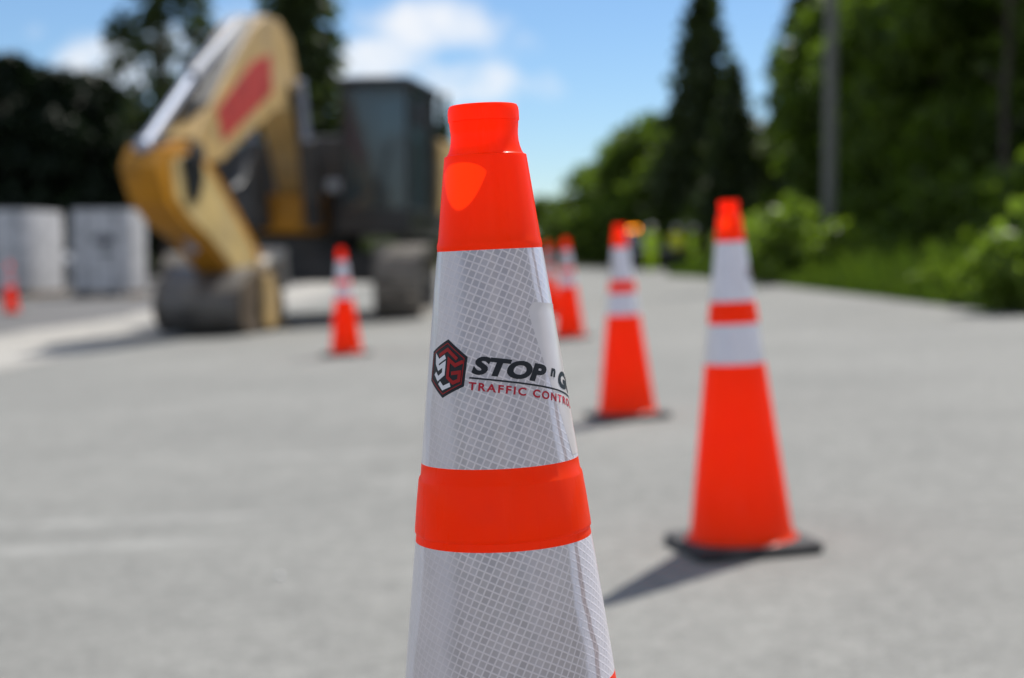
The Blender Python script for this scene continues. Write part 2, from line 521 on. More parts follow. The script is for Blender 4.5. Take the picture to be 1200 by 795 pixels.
# ------------------------------------------------------------------ setting: ground, road, yard
def sheet(name, m, rows, off, nx=28, kind='structure'):
    """rows: list of ((x_left, y_left), (x_right, y_right)); lies on the ground at a given height"""
    bm = bmesh.new()
    vr = []
    for (a, b) in rows:
        vr.append([bm.verts.new((a[0] + (b[0] - a[0]) * i / nx, a[1] + (b[1] - a[1]) * i / nx,
                                 g(a[0] + (b[0] - a[0]) * i / nx, a[1] + (b[1] - a[1]) * i / nx) + off)) for i in range(nx + 1)])
    for j in range(len(vr) - 1):
        for i in range(nx):
            bm.faces.new((vr[j][i], vr[j][i + 1], vr[j + 1][i + 1], vr[j + 1][i]))
    bmesh.ops.recalc_face_normals(bm, faces=bm.faces)
    me = bpy.data.meshes.new(name); bm.to_mesh(me); bm.free()
    me.materials.append(m); me.shade_smooth()
    o = bpy.data.objects.new(name, me); col.objects.link(o)
    o['kind'] = kind
    return o


xs = [-900, -300, -120, -60, -40, -30, -22, -16, -12, -9, -7, -5, -4, -3.5, -3, -2, -1, 0, 1, 2, 3, 4, 5, 5.5, 6, 8, 10, 12, 14, 20, 30, 60, 150, 400, 900]
ys = [-60, -20, 0, 20, 26, 30, 34, 38, 42, 46, 50, 54, 58, 62, 70, 80, 110, 150, 220, 400, 900, 2500]
bm = bmesh.new()
gv = [[bm.verts.new((x, y, g(x, y) - 0.035)) for x in xs] for y in ys]
for j in range(len(ys) - 1):
    for i in range(len(xs) - 1):
        bm.faces.new((gv[j][i], gv[j][i + 1], gv[j + 1][i + 1], gv[j + 1][i]))
me = bpy.data.meshes.new('ground'); bm.to_mesh(me); bm.free(); me.materials.append(M['soil']); me.shade_smooth()
go = bpy.data.objects.new('ground', me); col.objects.link(go); go['kind'] = 'structure'

RL = -4.4


def edge(y):
    """right edge of the asphalt: straight, then it widens into the bend"""
    if y < 46: return 4.7
    u = min(1, (y - 46) / 10)
    return 4.7 + 5.0 * u * u * (3 - 2 * u)


rows = [((RL, y), (edge(y), y)) for y in [-30, -10, 0, 5, 10, 15, 20, 25] + list(range(28, 78, 2))]
sheet('road', M['road'], rows, 0.0, nx=40)
sheet('road_bend', M['road'], [((-90, y), (RL - 0.01, y)) for y in range(60, 78, 2)], 0.0, nx=30)
random.seed(4)
rowsS, rowsY = [], []
for y in range(-30, 60, 1):
    j = 0.10 * math.sin(y * 0.9) + 0.12 * random.uniform(-1, 1)
    rowsS.append(((-6.2 + j, y), (-4.15 + 0.4 * j, y)))
sheet('concrete_strip', M['strip'], rowsS, 0.006, nx=8)
sheet('gravel_yard', M['yard'], [((-40, y), (-4.3, y)) for y in list(range(-30, 26, 5)) + list(range(26, 60, 3)) + [59.9]], -0.006, nx=40)

# ------------------------------------------------------------------ traffic cone
H = 0.8945


def rc(t): return 0.0382 + TAP * (t - 0.104)


T_APEX = 0.104 - 0.0382 / TAP


def slant(t): return (t - T_APEX) / COSA


def on_cone(t, phi, h=0.0):
    r = rc(t) + h * COSA
    return Vector((r * math.sin(phi), -r * math.cos(phi), H - t + h * SINA))


def sticker(u, v, t0, phi0, rot, h):
    """flat sticker coordinates (metres) wrapped onto the cone at (t0, phi0)"""
    c, s = math.cos(rot), math.sin(rot)
    u, v = u * c - v * s, u * s + v * c
    R0 = slant(t0)
    rr = math.hypot(u, R0 - v)
    psi = math.atan2(u, R0 - v)
    return on_cone(rr * COSA + T_APEX, phi0 + psi / SINA, h)


def wrap(bm, t0, phi0, rot, h, step=0.0015):
    """slice a flat mesh into strips and wrap it round the cone"""
    x0 = min(v.co.x for v in bm.verts); x1 = max(v.co.x for v in bm.verts)
    x = x0 + step
    while x < x1:
        bmesh.ops.bisect_plane(bm, geom=bm.verts[:] + bm.edges[:] + bm.faces[:], plane_co=(x, 0, 0), plane_no=(1, 0, 0))
        x += step
    for v in bm.verts:
        v.co = sticker(v.co.x, v.co.y, t0, phi0, rot, h + v.co.z)


def finish(bm, name, m, parent):
    me = bpy.data.meshes.new(name); bm.to_mesh(me); bm.free()
    me.materials.append(m); me.shade_smooth()
    o = bpy.data.objects.new(name, me); col.objects.link(o); o.parent = parent
    return o


def add_poly(bm, pts, z=0.0):
    bm.faces.new([bm.verts.new((p[0], p[1], z)) for p in pts])


def add_stroke(bm, pts, w, z=0.0):
    """constant-width mitred line"""
    P = [Vector(p) for p in pts]
    n = len(P)
    Lp, Rp = [], []
    for i in range(n):
        d0 = (P[i] - P[i - 1]).normalized() if i > 0 else (P[1] - P[0]).normalized()
        d1 = (P[i + 1] - P[i]).normalized() if i < n - 1 else d0
        n0, n1 = Vector((-d0.y, d0.x)), Vector((-d1.y, d1.x))
        mt = (n0 + n1).normalized()
        k = w / 2 / max(0.35, mt.dot(n0))
        Lp.append(bm.verts.new((*(P[i] + mt * k), z))); Rp.append(bm.verts.new((*(P[i] - mt * k), z)))
    for i in range(n - 1):
        bm.faces.new((Lp[i], Rp[i], Rp[i + 1], Lp[i + 1]))


def text_bm(body, height, sx, bold, shear, spacing):
    cu = bpy.data.curves.new('lettering', 'FONT')
    cu.body = body; cu.size = 1.0; cu.offset = bold; cu.space_character = spacing; cu.resolution_u = 6
    ob = bpy.data.objects.new('lettering_tmp', cu); col.objects.link(ob)
    dg = bpy.context.evaluated_depsgraph_get()
    me = bpy.data.meshes.new_from_object(ob.evaluated_get(dg))
    bpy.data.objects.remove(ob); bpy.data.curves.remove(cu)
    bm = bmesh.new(); bm.from_mesh(me); bpy.data.meshes.remove(me)
    y0 = min(v.co.y for v in bm.verts); y1 = max(v.co.y for v in bm.verts); x0 = min(v.co.x for v in bm.verts)
    k = height / (y1 - y0)
    for v in bm.verts:
        y = (v.co.y - y0) * k
        v.co = ((v.co.x - x0) * k * sx + y * shear, y, 0)
    return bm


def make_cone():
    root = empty('traffic_cone', (0, 0, 0))
    z = lambda t: H - t
    prof = [(0.0214, z(0.030)), (0.0214, z(0.006)), (0.0220, z(0.0015)), (0.0234, z(0.0)), (0.0244, z(0.0004)), (0.0253, z(0.0022)),
            (0.0257, z(0.005)), (0.0257, z(0.0116)), (0.0250, z(0.0119)), (0.0248, z(0.015)), (0.0244, z(0.019)), (0.0243, z(0.022)), (0.0246, z(0.026)),
            (0.0254, z(0.030)), (0.0266, z(0.0335)), (0.0276, z(0.0352)), (0.0281, z(0.0358)), (0.0294, z(0.0362)), (0.0298, z(0.0368)), (0.0299, z(0.038))]
    for t in (0.05, 0.065, 0.08, 0.092): prof.append((rc(t), z(t)))
    prof += [(rc(0.0965), z(0.0965)), (rc(0.098) + 0.0004, z(0.098)), (rc(0.1015) + 0.0004, z(0.1015)), (rc(0.103), z(0.103)), (rc(0.104), z(0.104)), (rc(0.1045) - 0.0008, z(0.1045)),
             (rc(0.256) - 0.0008, z(0.256)), (rc(0.2564), z(0.2564)), (rc(0.2655), z(0.2655)), (rc(0.2672) + 0.0010, z(0.2672)), (rc(0.269) + 0.0012, z(0.269)),
             (rc(0.285) + 0.0014, z(0.285)), (rc(0.3047) + 0.0012, z(0.3047)), (rc(0.3067) + 0.0010, z(0.3067)), (rc(0.3080), z(0.3080)), (rc(0.3134), z(0.3134)),
             (rc(0.3139) - 0.0008, z(0.3139)), (rc(0.4145) - 0.0008, z(0.4145)), (rc(0.4150), z(0.4150))]
    for t in (0.45, 0.5, 0.56, 0.62, 0.68, 0.74, 0.8, 0.84): prof.append((rc(t), z(t)))
    prof += [(0.1335, z(0.857)), (0.139, z(0.864)), (0.146, z(0.8675)), (0.152, z(0.869)), (0.1525, z(0.872))]
    MB().lathe(prof, n=128, flip=True).build('cone_body', M['orange'], root, smooth=35, fixn=False)

    for (ta, tb) in ((0.1040, 0.2564), (0.3134, 0.4150)):
        bm = bmesh.new()
        uvl = bm.loops.layers.uv.new('UVMap')
        n, mrows = 160, 8
        grid = []
        PH0 = R(168)                                    # the sheet's lap joint is round the back
        for j in range(mrows + 1):
            t = ta + (tb - ta) * j / mrows
            lift = 0.0002 if 0 < j < mrows else 0.0
            grid.append([(bm.verts.new(on_cone(t, PH0 + 2 * math.pi * (i / n - 1), lift)), t, PH0 + 2 * math.pi * (i / n - 1)) for i in range(n + 1)])
        for j in range(mrows):
            for i in range(n):
                q = (grid[j][i], grid[j + 1][i], grid[j + 1][i + 1], grid[j][i + 1])
                f = bm.faces.new([v[0] for v in q])
                for lp, (_, t, ph) in zip(f.loops, q):
                    psi = ph * SINA
                    lp[uvl].uv = (slant(t) * math.sin(psi), -slant(t) * math.cos(psi))
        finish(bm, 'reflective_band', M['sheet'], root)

    # black rubber foot: thick square with rounded corners, a raised ring and four lugs
    bm = bmesh.new()
    def ring(hs, cr, zz):
        out = []
        for q, (sx, sy) in enumerate(((1, 1), (-1, 1), (-1, -1), (1, -1))):
            for k in range(6):
                a = R(90 * q + 18 * k)
                out.append(bm.verts.new((sx * (hs - cr) + cr * math.cos(a), sy * (hs - cr) + cr * math.sin(a), zz)))
        return out
    rings = [ring(0.162, 0.030, 0.0), ring(0.166, 0.033, 0.004), ring(0.166, 0.033, 0.020), ring(0.160, 0.030, 0.026), ring(0.130, 0.02, 0.0275)]
    for a, b in zip(rings, rings[1:]):
        for i in range(24): bm.faces.new((a[i], a[(i + 1) % 24], b[(i + 1) % 24], b[i]))
    bm.faces.new(rings[-1]); bm.faces.new(rings[0][::-1])
    bmesh.ops.rotate(bm, verts=bm.verts, cent=(0, 0, 0), matrix=Matrix.Rotation(R(-10), 3, 'Z'))
    finish(bm, 'rubber_base', M['rubber'], root).data.set_sharp_from_angle(angle=R(30))

    # printed badge: dark hexagon, red inner line, white and red folded chevrons
    U = 1 / 1667.0
    T0, PHB, ROTB = 0.1865, R(-45.5), R(-5)
    S = 34.8 * U
    hexp = lambda k: [(k * S * math.cos(R(30 + 60 * i)), k * S * math.sin(R(30 + 60 * i))) for i in range(6)]
    bm = bmesh.new(); add_poly(bm, hexp(1.0)); wrap(bm, T0, PHB, ROTB, 0.00035)
    badge = finish(bm, 'logo_badge', M['black_ink'], root)
    bm = bmesh.new()
    o_, i_ = hexp(0.885), hexp(0.85)
    for i in range(6): add_poly(bm, [o_[i], o_[(i + 1) % 6], i_[(i + 1) % 6], i_[i]])
    def C(pts):
        return [((x - (270 - (y - 138) * 0.065)) / 185.0 * S, (405 - y) / 270.0 * S) for x, y in pts]
    W = 0.15 * S
    add_stroke(bm, C([(188, 296), (270, 228), (348, 304)]), W * 0.8)
    add_stroke(bm, C([(392, 318), (335, 362), (283, 318), (276, 480), (322, 522), (366, 492), (370, 418), (306, 440)]), W * 0.82, 0.00006)
    wrap(bm, T0, PHB, ROTB, 0.00055)
    finish(bm, 'red_chevrons', M['red_ink'], badge)
    bm = bmesh.new()
    add_stroke(bm, C([(250, 296), (186, 350), (162, 322), (164, 372), (186, 412), (240, 366), (236, 455), (182, 508), (148, 462)]), W)
    add_stroke(bm, C([(198, 540), (236, 585), (300, 543)]), W * 0.95, 0.00006)
    wrap(bm, T0, PHB, ROTB, 0.00055)
    finish(bm, 'white_chevrons', M['white_ink'], badge)

    # lettering
    TT, PHT, ROTT = 0.1925, 0.0, R(-8.5)
    def place(bm, x, y, name, m, parent=root):
        for v in bm.verts: v.co.x += x * U; v.co.y += y * U
        wrap(bm, TT, PHT, ROTT, 0.00045)
        return finish(bm, name, m, parent)
    bm = text_bm('STOP', 22.0 * U, 1.0, 0.052, 0.22, 1.0)
    w = max(v.co.x for v in bm.verts)
    for v in bm.verts: v.co.x *= 95 * U / w
    place(bm, -29, 0, 'lettering', M['black_ink'])
    bm = text_bm('n', 10.5 * U, 1.0, 0.05, 0.2, 1.0)
    place(bm, 73.5, 10, 'lettering', M['black_ink'])
    bm = text_bm('GO', 22.0 * U, 1.3, 0.052, 0.22, 1.0)
    place(bm, 88, 0, 'lettering', M['black_ink'])
    bm = bmesh.new(); add_stroke(bm, [(-30 * U, -4.2 * U), (148 * U, -4.2 * U)], 2.0 * U)
    place(bm, 0, 0, 'underline', M['black_ink'])
    bm = text_bm('TRAFFIC CONTROL', 9.6 * U, 1.0, 0.03, 0.0, 1.28)
    w = max(v.co.x for v in bm.verts)
    for v in bm.verts: v.co.x *= 163 * U / w
    place(bm, -30, -18.5, 'lettering', M['red_text'])

    # label with a lifted rounded edge; its white is painted grazing sky sheen
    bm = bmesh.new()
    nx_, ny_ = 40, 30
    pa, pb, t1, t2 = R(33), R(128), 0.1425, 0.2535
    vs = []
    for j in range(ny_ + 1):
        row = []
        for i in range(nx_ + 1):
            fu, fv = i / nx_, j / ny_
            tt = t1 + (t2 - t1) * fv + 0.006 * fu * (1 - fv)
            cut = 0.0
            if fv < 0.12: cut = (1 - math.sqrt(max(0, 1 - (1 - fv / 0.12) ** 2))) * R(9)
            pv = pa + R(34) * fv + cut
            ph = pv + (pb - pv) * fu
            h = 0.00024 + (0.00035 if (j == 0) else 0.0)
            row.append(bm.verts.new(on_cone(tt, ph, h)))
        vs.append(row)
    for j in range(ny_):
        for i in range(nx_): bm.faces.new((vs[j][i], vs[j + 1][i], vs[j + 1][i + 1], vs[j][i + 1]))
    finish(bm, 'sheen_label', M['label_sheen'], root)
    return root


LEAN = Matrix.Rotation(-math.atan(SLOPE), 4, 'Y')


def place_cone(o, x, y, yaw, label, lean=True, dz=0.0):
    o.location = (x, y, g(x, y) + 0.001 + dz)
    Mx = (LEAN if lean else Matrix.Rotation(-0.021, 4, 'Y')) @ Matrix.Rotation(R(yaw), 4, 'Z')
    o.rotation_euler = Mx.to_euler()
    tag(o, label, 'traffic cone', 'traffic cones standing on the road')


cone0 = make_cone()
cones = [
    (0.596, 3.90, 112, 'whole orange cone on its black base, nearest behind the large printed cone', True),
    (0.539, 7.05, 205, 'second nearest orange cone of the row, amber lamp glowing beside its top', True),
    (0.520, 13.6, 250, 'small orange cone half behind the large printed cone, on its right edge', True),
    (0.470, 18.5, 20, 'farthest blurred orange cone of the row, mostly hidden behind the large printed cone', True),
    (-1.385, 12.7, 160, 'orange cone standing alone in front of the excavator tracks', True),
    (-8.90, 27.0, 60, 'tiny far orange cone in front of the white wrapped loads', False),
]
for (x, y, yaw, lab, ln) in cones:
    c = copy_tree(cone0)
    place_cone(c, x, y, yaw, lab, ln)
place_cone(cone0, 0.0210, 1.104, 0, 'large sharp close cone printed with a hexagon badge and black and red lettering')

# ------------------------------------------------------------------ excavator
AL = R(9)
SX, SY = -2.83, 21.4
E = Vector((-math.sin(AL), -math.cos(AL), 0)); NL = Vector((math.cos(AL), -math.sin(AL), 0))
SO = Vector((SX, SY, 0))
ex = empty('excavator', (SX, SY, g(SX)), 'large dusty yellow tracked excavator with folded arm and dark cab, bucket resting on the ground', 'excavator')


def fl(f, l, z): return SO + E * f + NL * l + Vector((0, 0, z))


def tp(px, py, l):
    """point seen at a pixel, on the machine's upright plane at lateral offset l -> (f, z)"""
    r = ray(px, py)
    o = Vector((0, 0, CAMZ))
    t = (SO.dot(NL) + l - o.dot(NL)) / r.dot(NL)
    p = o + r * t
    return ((p - SO).dot(E), p.z)


def outline(pts, l0, l1, lt=None):
    q = [tp(x, y, l0 if lt is None else lt) for x, y in pts]
    return [fl(f, l0, z) for f, z in q], [fl(f, l1, z) for f, z in q]


def xpart(mb, name, m, parent=None, bevel=0.0, smooth=None):
    o = mb.build(name, m, None, bevel=bevel, smooth=smooth)
    Mi = pmat(ex).inverted()
    o.data.transform(Mi)
    o.parent = parent or ex
    return o


ROTH = Matrix.Rotation(-AL, 3, 'Z')          # machine axes (lateral, backward) in the world


def hbox(mb, f0, f1, l0, l1, z0, z1):
    c = fl((f0 + f1) / 2, (l0 + l1) / 2, (z0 + z1) / 2)
    mb.box(c, (abs(l1 - l0), abs(f1 - f0), abs(z1 - z0)), ROTH)
    return mb


BOOM = [(228, 162), (240, 135), (268, 82), (297, 30), (312, 18), (328, 24), (341, 48), (352, 110), (369, 185), (380, 226), (372, 246), (362, 228), (351, 176), (338, 134), (325, 130), (290, 160), (262, 189), (246, 193), (233, 182)]
bo = xpart(MB().prism(*outline(BOOM, 0.22, -0.22)), 'boom', M['tan'], bevel=0.025)
RED = [(254, 128), (296, 72), (317, 64), (319, 108), (262, 166)]
q = [tp(x, y, 0.225) for x, y in RED]
xpart(MB().prism([fl(f, 0.228, z) for f, z in q], [fl(f, 0.222, z) for f, z in q]), 'red_decal', M['redpanel'], bo)
for (a, b) in (((268, 82), (236, 142)), ((300, 30), (270, 82))):       # steel pipes along the top of the boom
    (f0, z0), (f1, z1) = tp(*a, 0.22), tp(*b, 0.22)
    for l in (-0.14, -0.06):
        xpart(MB().tube(fl(f0, l, z0 + 0.05), fl(f1, l, z1 + 0.05), 0.028), 'hydraulic_pipe', M['tan'], bo, smooth=40)


def cyl(a, b, c, l, rb, rr, name):
    (f0, z0), (f1, z1), (f2, z2) = tp(*a, l), tp(*b, l), tp(*c, l)
    o = xpart(MB().tube(fl(f0, l, z0), fl(f1, l, z1), rb, n=24).tube(fl(f1, l, z1), fl(f1 + (f2 - f1) * 0.05, l, z1 + (z2 - z1) * 0.05), rb * 1.25, n=24), name, M['grey_paint'], smooth=40)
    xpart(MB().tube(fl(f1, l, z1), fl(f2, l, z2), rr, n=24).ball(fl(f2, l, z2), rr * 1.5), 'piston_rod', M['chrome'], o, smooth=40)
    return o


cyl((277, 28), (226, 88), (168, 172), 0.0, 0.085, 0.062, 'stick_cylinder')
for l in (-0.36, 0.36):
    f0, z0 = 1.05, 1.15
    f1, z1 = tp(338, 95, 0.2)
    a, b = Vector((f0, z0)), Vector((f1, z1))
    mid = a + (b - a) * 0.6
    o = xpart(MB().tube(fl(a.x, l, a.y), fl(mid.x, l, mid.y), 0.12, n=20), 'boom_cylinder', M['dark'], smooth=40)
    xpart(MB().tube(fl(mid.x, l, mid.y), fl(b.x, l, b.y), 0.055, n=20), 'piston_rod', M['chrome'], o, smooth=40)

STICK = [(184, 196), (192, 172), (218, 166), (244, 186), (262, 214), (304, 292), (312, 314), (302, 330), (278, 331), (243, 285), (216, 264), (196, 238)]
st = xpart(MB().prism(*outline(STICK, 0.22, -0.19)), 'stick', M['yellow'], bevel=0.025)
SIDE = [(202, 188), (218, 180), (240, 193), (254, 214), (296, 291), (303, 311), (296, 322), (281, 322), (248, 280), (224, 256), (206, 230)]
xpart(MB().prism(*outline(SIDE, 0.236, 0.222)), 'sunlit_side', M['sunlit_tan'], st, bevel=0.004)  # added plate: sunlight on the stick's side put into paler paint
f0, z0 = tp(176, 176, 0.0); f1, z1 = tp(204, 182, 0.0)
xpart(MB().tube(fl(f0, -0.1, z0), fl(f0, 0.16, z0), 0.14, n=20), 'pivot_pin', M['dark'], st, smooth=40)
xpart(MB().tube(fl(f1, -0.26, z1), fl(f1, 0.3, z1), 0.13, n=20), 'pivot_pin', M['dark'], st, smooth=40)
cyl((172, 222), (205, 262), (226, 290), 0.0, 0.075, 0.05, 'bucket_cylinder')
(f0, z0), (f1, z1), (f2, z2) = tp(300, 312, 0.24), tp(327, 300, 0.24), tp(332, 336, 0.24)
lk = MB()
for l in (0.26, -0.24):
    lk.tube(fl(f0, l, z0), fl(f1, l, z1), 0.075).tube(fl(f1, l, z1), fl(f2, l, z2), 0.07)
lk.tube(fl(f1, -0.3, z1), fl(f1, 0.32, z1), 0.10)
xpart(lk, 'bucket_link', M['palesteel'], smooth=40)
# hoses sagging between boom and stick
hb = MB()
for k, l in enumerate((-0.08, 0.05, 0.16)):
    pa, pb = tp(292 + 4 * k, 168, l), tp(236 + 4 * k, 176, l)
    prev = None
    for i in range(13):
        u = i / 12
        f = pa[0] + (pb[0] - pa[0]) * u; zz = pa[1] + (pb[1] - pa[1]) * u - 0.5 * math.sin(math.pi * u)
        p = fl(f, l, zz)
        if prev is not None: hb.tube(prev, p, 0.022, n=8)
        prev = p
xpart(hb, 'hose_and_shade', M['cabdark'], bo, smooth=60)

for k in range(5):                                            # dark hoses added to stand in for shade on the rear boom's flank
    hb = MB()
    pts = [(340 + 2.0 * k, 100 + 3 * k), (350 + 2.6 * k, 150), (359 + 3 * k, 196), (365 + 3 * k, 232)]
    pr = [fl(tp(a_, b_, 0.25)[0], 0.25, tp(a_, b_, 0.25)[1]) for a_, b_ in pts]
    for p_, q_ in zip(pr, pr[1:]): hb.tube(p_, q_, 0.03, n=8)
    xpart(hb, 'hose_and_shade', M['cabdark'], bo, smooth=60)

for nm, pts, l0, l1, m_ in (('pivot_shade', [(214, 184), (226, 178), (238, 184), (240, 212), (233, 238), (222, 232)], 0.262, 0.225, M['cabdark']),  # dark plate put in for the shaded gap beside the stick
                            ('rod_bracket', [(163, 202), (167, 186), (178, 180), (184, 196), (174, 212)], 0.02, -0.182, M['cabdark'])):
    xpart(MB().prism(*outline(pts, l0, l1)), nm, m_, st, bevel=0.01)
for k in range(5):                                            # hoses along the top of the boom beside the ram
    hb = MB(); l = -0.02 + 0.05 * k
    pts = [(236 + k, 148), (243 + k, 126), (268 + k, 78), (296 + k, 26)]
    pr = [fl(tp(a_, b_, 0.22)[0], l, tp(a_, b_, 0.22)[1] + 0.045) for a_, b_ in pts]
    for p_, q_ in zip(pr, pr[1:]): hb.tube(p_, q_, 0.026, n=8)
    xpart(hb, 'hose_and_shade', M['cabdark'], bo, smooth=60)

# bucket: curved back shell, two cheeks, teeth
BK = [(297, 316), (312, 311), (326, 322), (334, 350), (334, 368), (328, 386), (308, 391), (292, 392), (284, 376), (282, 346)]
qb = [tp(x, y, 0.5) for x, y in BK]
zmin = min(z for f, z in qb)
gz = g(-3.3) + 0.004
qb = [(f, max(z, gz)) for f, z in qb]
for _ in range(2):                                            # round the outline off
    nq = []
    for i in range(len(qb)):
        p_, q_ = Vector(qb[i]), Vector(qb[(i + 1) % len(qb)])
        nq += [tuple(p_ * 0.75 + q_ * 0.25), tuple(p_ * 0.25 + q_ * 0.75)]
    qb = nq
bk = MB()
cen = Vector((sum(f for f, z in qb) / len(qb), sum(z for f, z in qb) / len(qb)))
run = [i for i in range(len(qb)) if not (qb[i][0] < cen.x - 0.12 and qb[i][1] < cen.y + 0.12)]
for i in run:                                                 # the shell leaves the mouth, facing the machine, open
    P, Q = Vector(qb[i]), Vector(qb[(i + 1) % len(qb)])
    Pi, Qi = P + (cen - P).normalized() * 0.05, Q + (cen - Q).normalized() * 0.05
    bk.prism([fl(P.x, 0.449, P.y), fl(Q.x, 0.449, Q.y), fl(Qi.x, 0.449, Qi.y), fl(Pi.x, 0.449, Pi.y)],
             [fl(P.x, -0.499, P.y), fl(Q.x, -0.499, Q.y), fl(Qi.x, -0.499, Qi.y), fl(Pi.x, -0.499, Pi.y)])
bko = xpart(bk, 'bucket', M['bucket'])
for (la, lb) in ((0.5, 0.45), (-0.55, -0.50)):
    xpart(MB().prism([fl(f, la, z) for f, z in qb], [fl(f, lb, z) for f, z in qb]), 'cheek_plate', M['cheek'], bko)
fT = min(f for f, z in qb if z < gz + 0.25)
for i in range(5):
    l = -0.48 + 0.23 * i
    xpart(MB().prism([fl(fT - 0.02, l - 0.05, gz + 0.09), fl(fT - 0.30, l - 0.035, gz + 0.004), fl(fT + 0.04, l - 0.05, gz + 0.002)],
                     [fl(fT - 0.02, l + 0.05, gz + 0.09), fl(fT - 0.30, l + 0.035, gz + 0.004), fl(fT + 0.04, l + 0.05, gz + 0.002)]), 'tooth', M['tan'], bko)
xpart(MB().prism(*outline([(311, 322), (319, 320), (326, 342), (326, 378), (318, 386), (312, 378)], 0.56, 0.503)), 'side_cutter', M['tan'], bko, bevel=0.01)
# yellow bucket ears
fe, ze = tp(300, 322, 0.24)
for l in (0.3, -0.3):
    xpart(hbox(MB(), fe - 0.35, fe + 0.12, l - 0.03, l + 0.03, ze - 0.42, ze + 0.12), 'bucket_ear', M['tan'], bko, bevel=0.02)

# upper structure
hz = 1.02
hs = MB()
hbox(hs, 0.55, -2.6, -1.35, 0.70, hz, 1.75)
hbox(hs, 0.0, -2.6, 0.70, 1.66, hz, 1.35)
house = xpart(hs, 'upper_frame', M['dark'], bevel=0.03)
xpart(hbox(MB(), -0.95, -2.6, 0.34, 1.68, 1.353, 2.42), 'side_panel', M['tan'], house, bevel=0.04)
xpart(hbox(MB(), 0.25, -2.6, -1.37, -0.45, 1.753, 2.25), 'tank_box', M['dark'], house, bevel=0.05)  # dark colour carries the shade on its front
xpart(hbox(MB(), -0.9, -2.6, -0.447, 0.337, 1.753, 2.50), 'engine_hood', M['dark'], house, bevel=0.06)  # shade on the hood's front painted in as dark steel
cw = MB()
pts = [(-2.603, -1.4), (-2.603, 1.7), (-3.0, 1.62), (-3.28, 1.2), (-3.36, 0.15), (-3.28, -0.9), (-3.0, -1.32)]
cw.prism([fl(f, l, 1.05) for f, l in pts], [fl(f, l, 2.35) for f, l in pts])
xpart(cw, 'counterweight', M['tan'], house, bevel=0.06)
fb = MB(); hbox(fb, 0.50, 1.0, -0.42, 0.42, 1.05, 1.58)
xpart(fb, 'boom_bracket', M['yellow'], house, bevel=0.03)
xpart(hbox(MB(), 0.553, 0.95, -1.3, -0.5, 1.1, 1.5), 'toolbox', M['dark'], house, bevel=0.03)
lp = MB(); hbox(lp, 0.56, 0.70, 0.42, 0.66, 1.62, 1.78)
xpart(lp, 'work_lamp', M['lens'], house, bevel=0.03)
rail = MB()
for (p, q2) in (((0.5, -1.3, 1.75), (0.5, -1.3, 2.75)), ((-0.6, -1.3, 2.2), (-0.6, -1.3, 2.75)), ((0.5, -1.3, 2.75), (-0.6, -1.3, 2.75)), ((0.5, -1.3, 2.75), (0.5, -0.75, 2.75)), ((0.5, -0.75, 2.75), (0.5, -0.75, 1.75))):
    rail.tube(fl(*p), fl(*q2), 0.022, n=8)
xpart(rail, 'handrail', M['dark'], house)

# cab: floor, pillars, roof, panes, seat inside
CL0, CL1, CF0, CF1, CZ0, CZ1 = 0.74, 1.70, -0.55, 1.12, 1.25, 3.08
cab = MB()
hbox(cab, CF0, CF1 + 0.08, CL0, CL1, hz + 0.02, CZ0 + 0.12)
for (f, l) in ((CF1, CL0), (CF1, CL1 - 0.07), (CF0 + 0.07, CL0), (CF0 + 0.07, CL1 - 0.07), (0.15, CL0), (0.15, CL1 - 0.07)):
    hbox(cab, f, f - 0.08, l, l + 0.07, CZ0 + 0.12, CZ1 - 0.1)
hbox(cab, CF0, CF0 + 0.05, CL0 + 0.07, CL1 - 0.07, CZ0 + 0.12, CZ1 - 0.7)
hbox(cab, CF0, 0.15, CL0 + 0.01, CL0 + 0.06, CZ0 + 0.12, 2.1)
hbox(cab, CF0, 0.15, CL1 - 0.06, CL1 - 0.01, CZ0 + 0.12, 2.0)
hbox(cab, CF0 + 0.051, 0.069, CL1 - 0.05, CL1 - 0.015, 2.002, CZ1 - 0.1)
cab_o = xpart(cab, 'cab', M['cabdark'], bevel=0.02)
rf = MB(); hbox(rf, CF0 - 0.05, CF1 + 0.1, CL0 - 0.03, CL1 + 0.03, CZ1 - 0.1, CZ1 + 0.02)
xpart(rf, 'cab_roof', M['cabdark'], cab_o, bevel=0.04)
xpart(hbox(MB(), CF1 - 0.045, CF1 - 0.03, CL0 + 0.072, CL1 - 0.072, CZ0 + 0.122, CZ1 - 0.102), 'windscreen', M['glass'], cab_o)
for l in (CL0 + 0.03, CL1 - 0.035):
    xpart(hbox(MB(), 0.152, CF1 - 0.082, l, l + 0.012, CZ0 + 0.122, CZ1 - 0.102), 'side_window', M['glass'], cab_o)
sb = MB(); hbox(sb, -0.1, 0.4, 1.0, 1.45, 1.5, 1.75); hbox(sb, -0.2, -0.05, 1.0, 1.45, 1.75, 2.45)
xpart(sb, 'operator_seat', M['navy'], cab_o, bevel=0.05)
wp = MB(); wp.tube(fl(CF1 + 0.01, 1.2, CZ0 + 0.15), fl(CF1 + 0.02, 1.4, 2.2), 0.012, n=6)
xpart(wp, 'wiper', M['dark'], cab_o)
mi = MB(); mi.tube(fl(CF1, CL1, 2.6), fl(CF1 + 0.25, CL1 + 0.2, 2.6), 0.015, n=6); hbox(mi, CF1 + 0.22, CF1 + 0.28, CL1 + 0.1, CL1 + 0.3, 2.4, 2.75)
xpart(mi, 'mirror', M['cabdark'], cab_o, bevel=0.01)

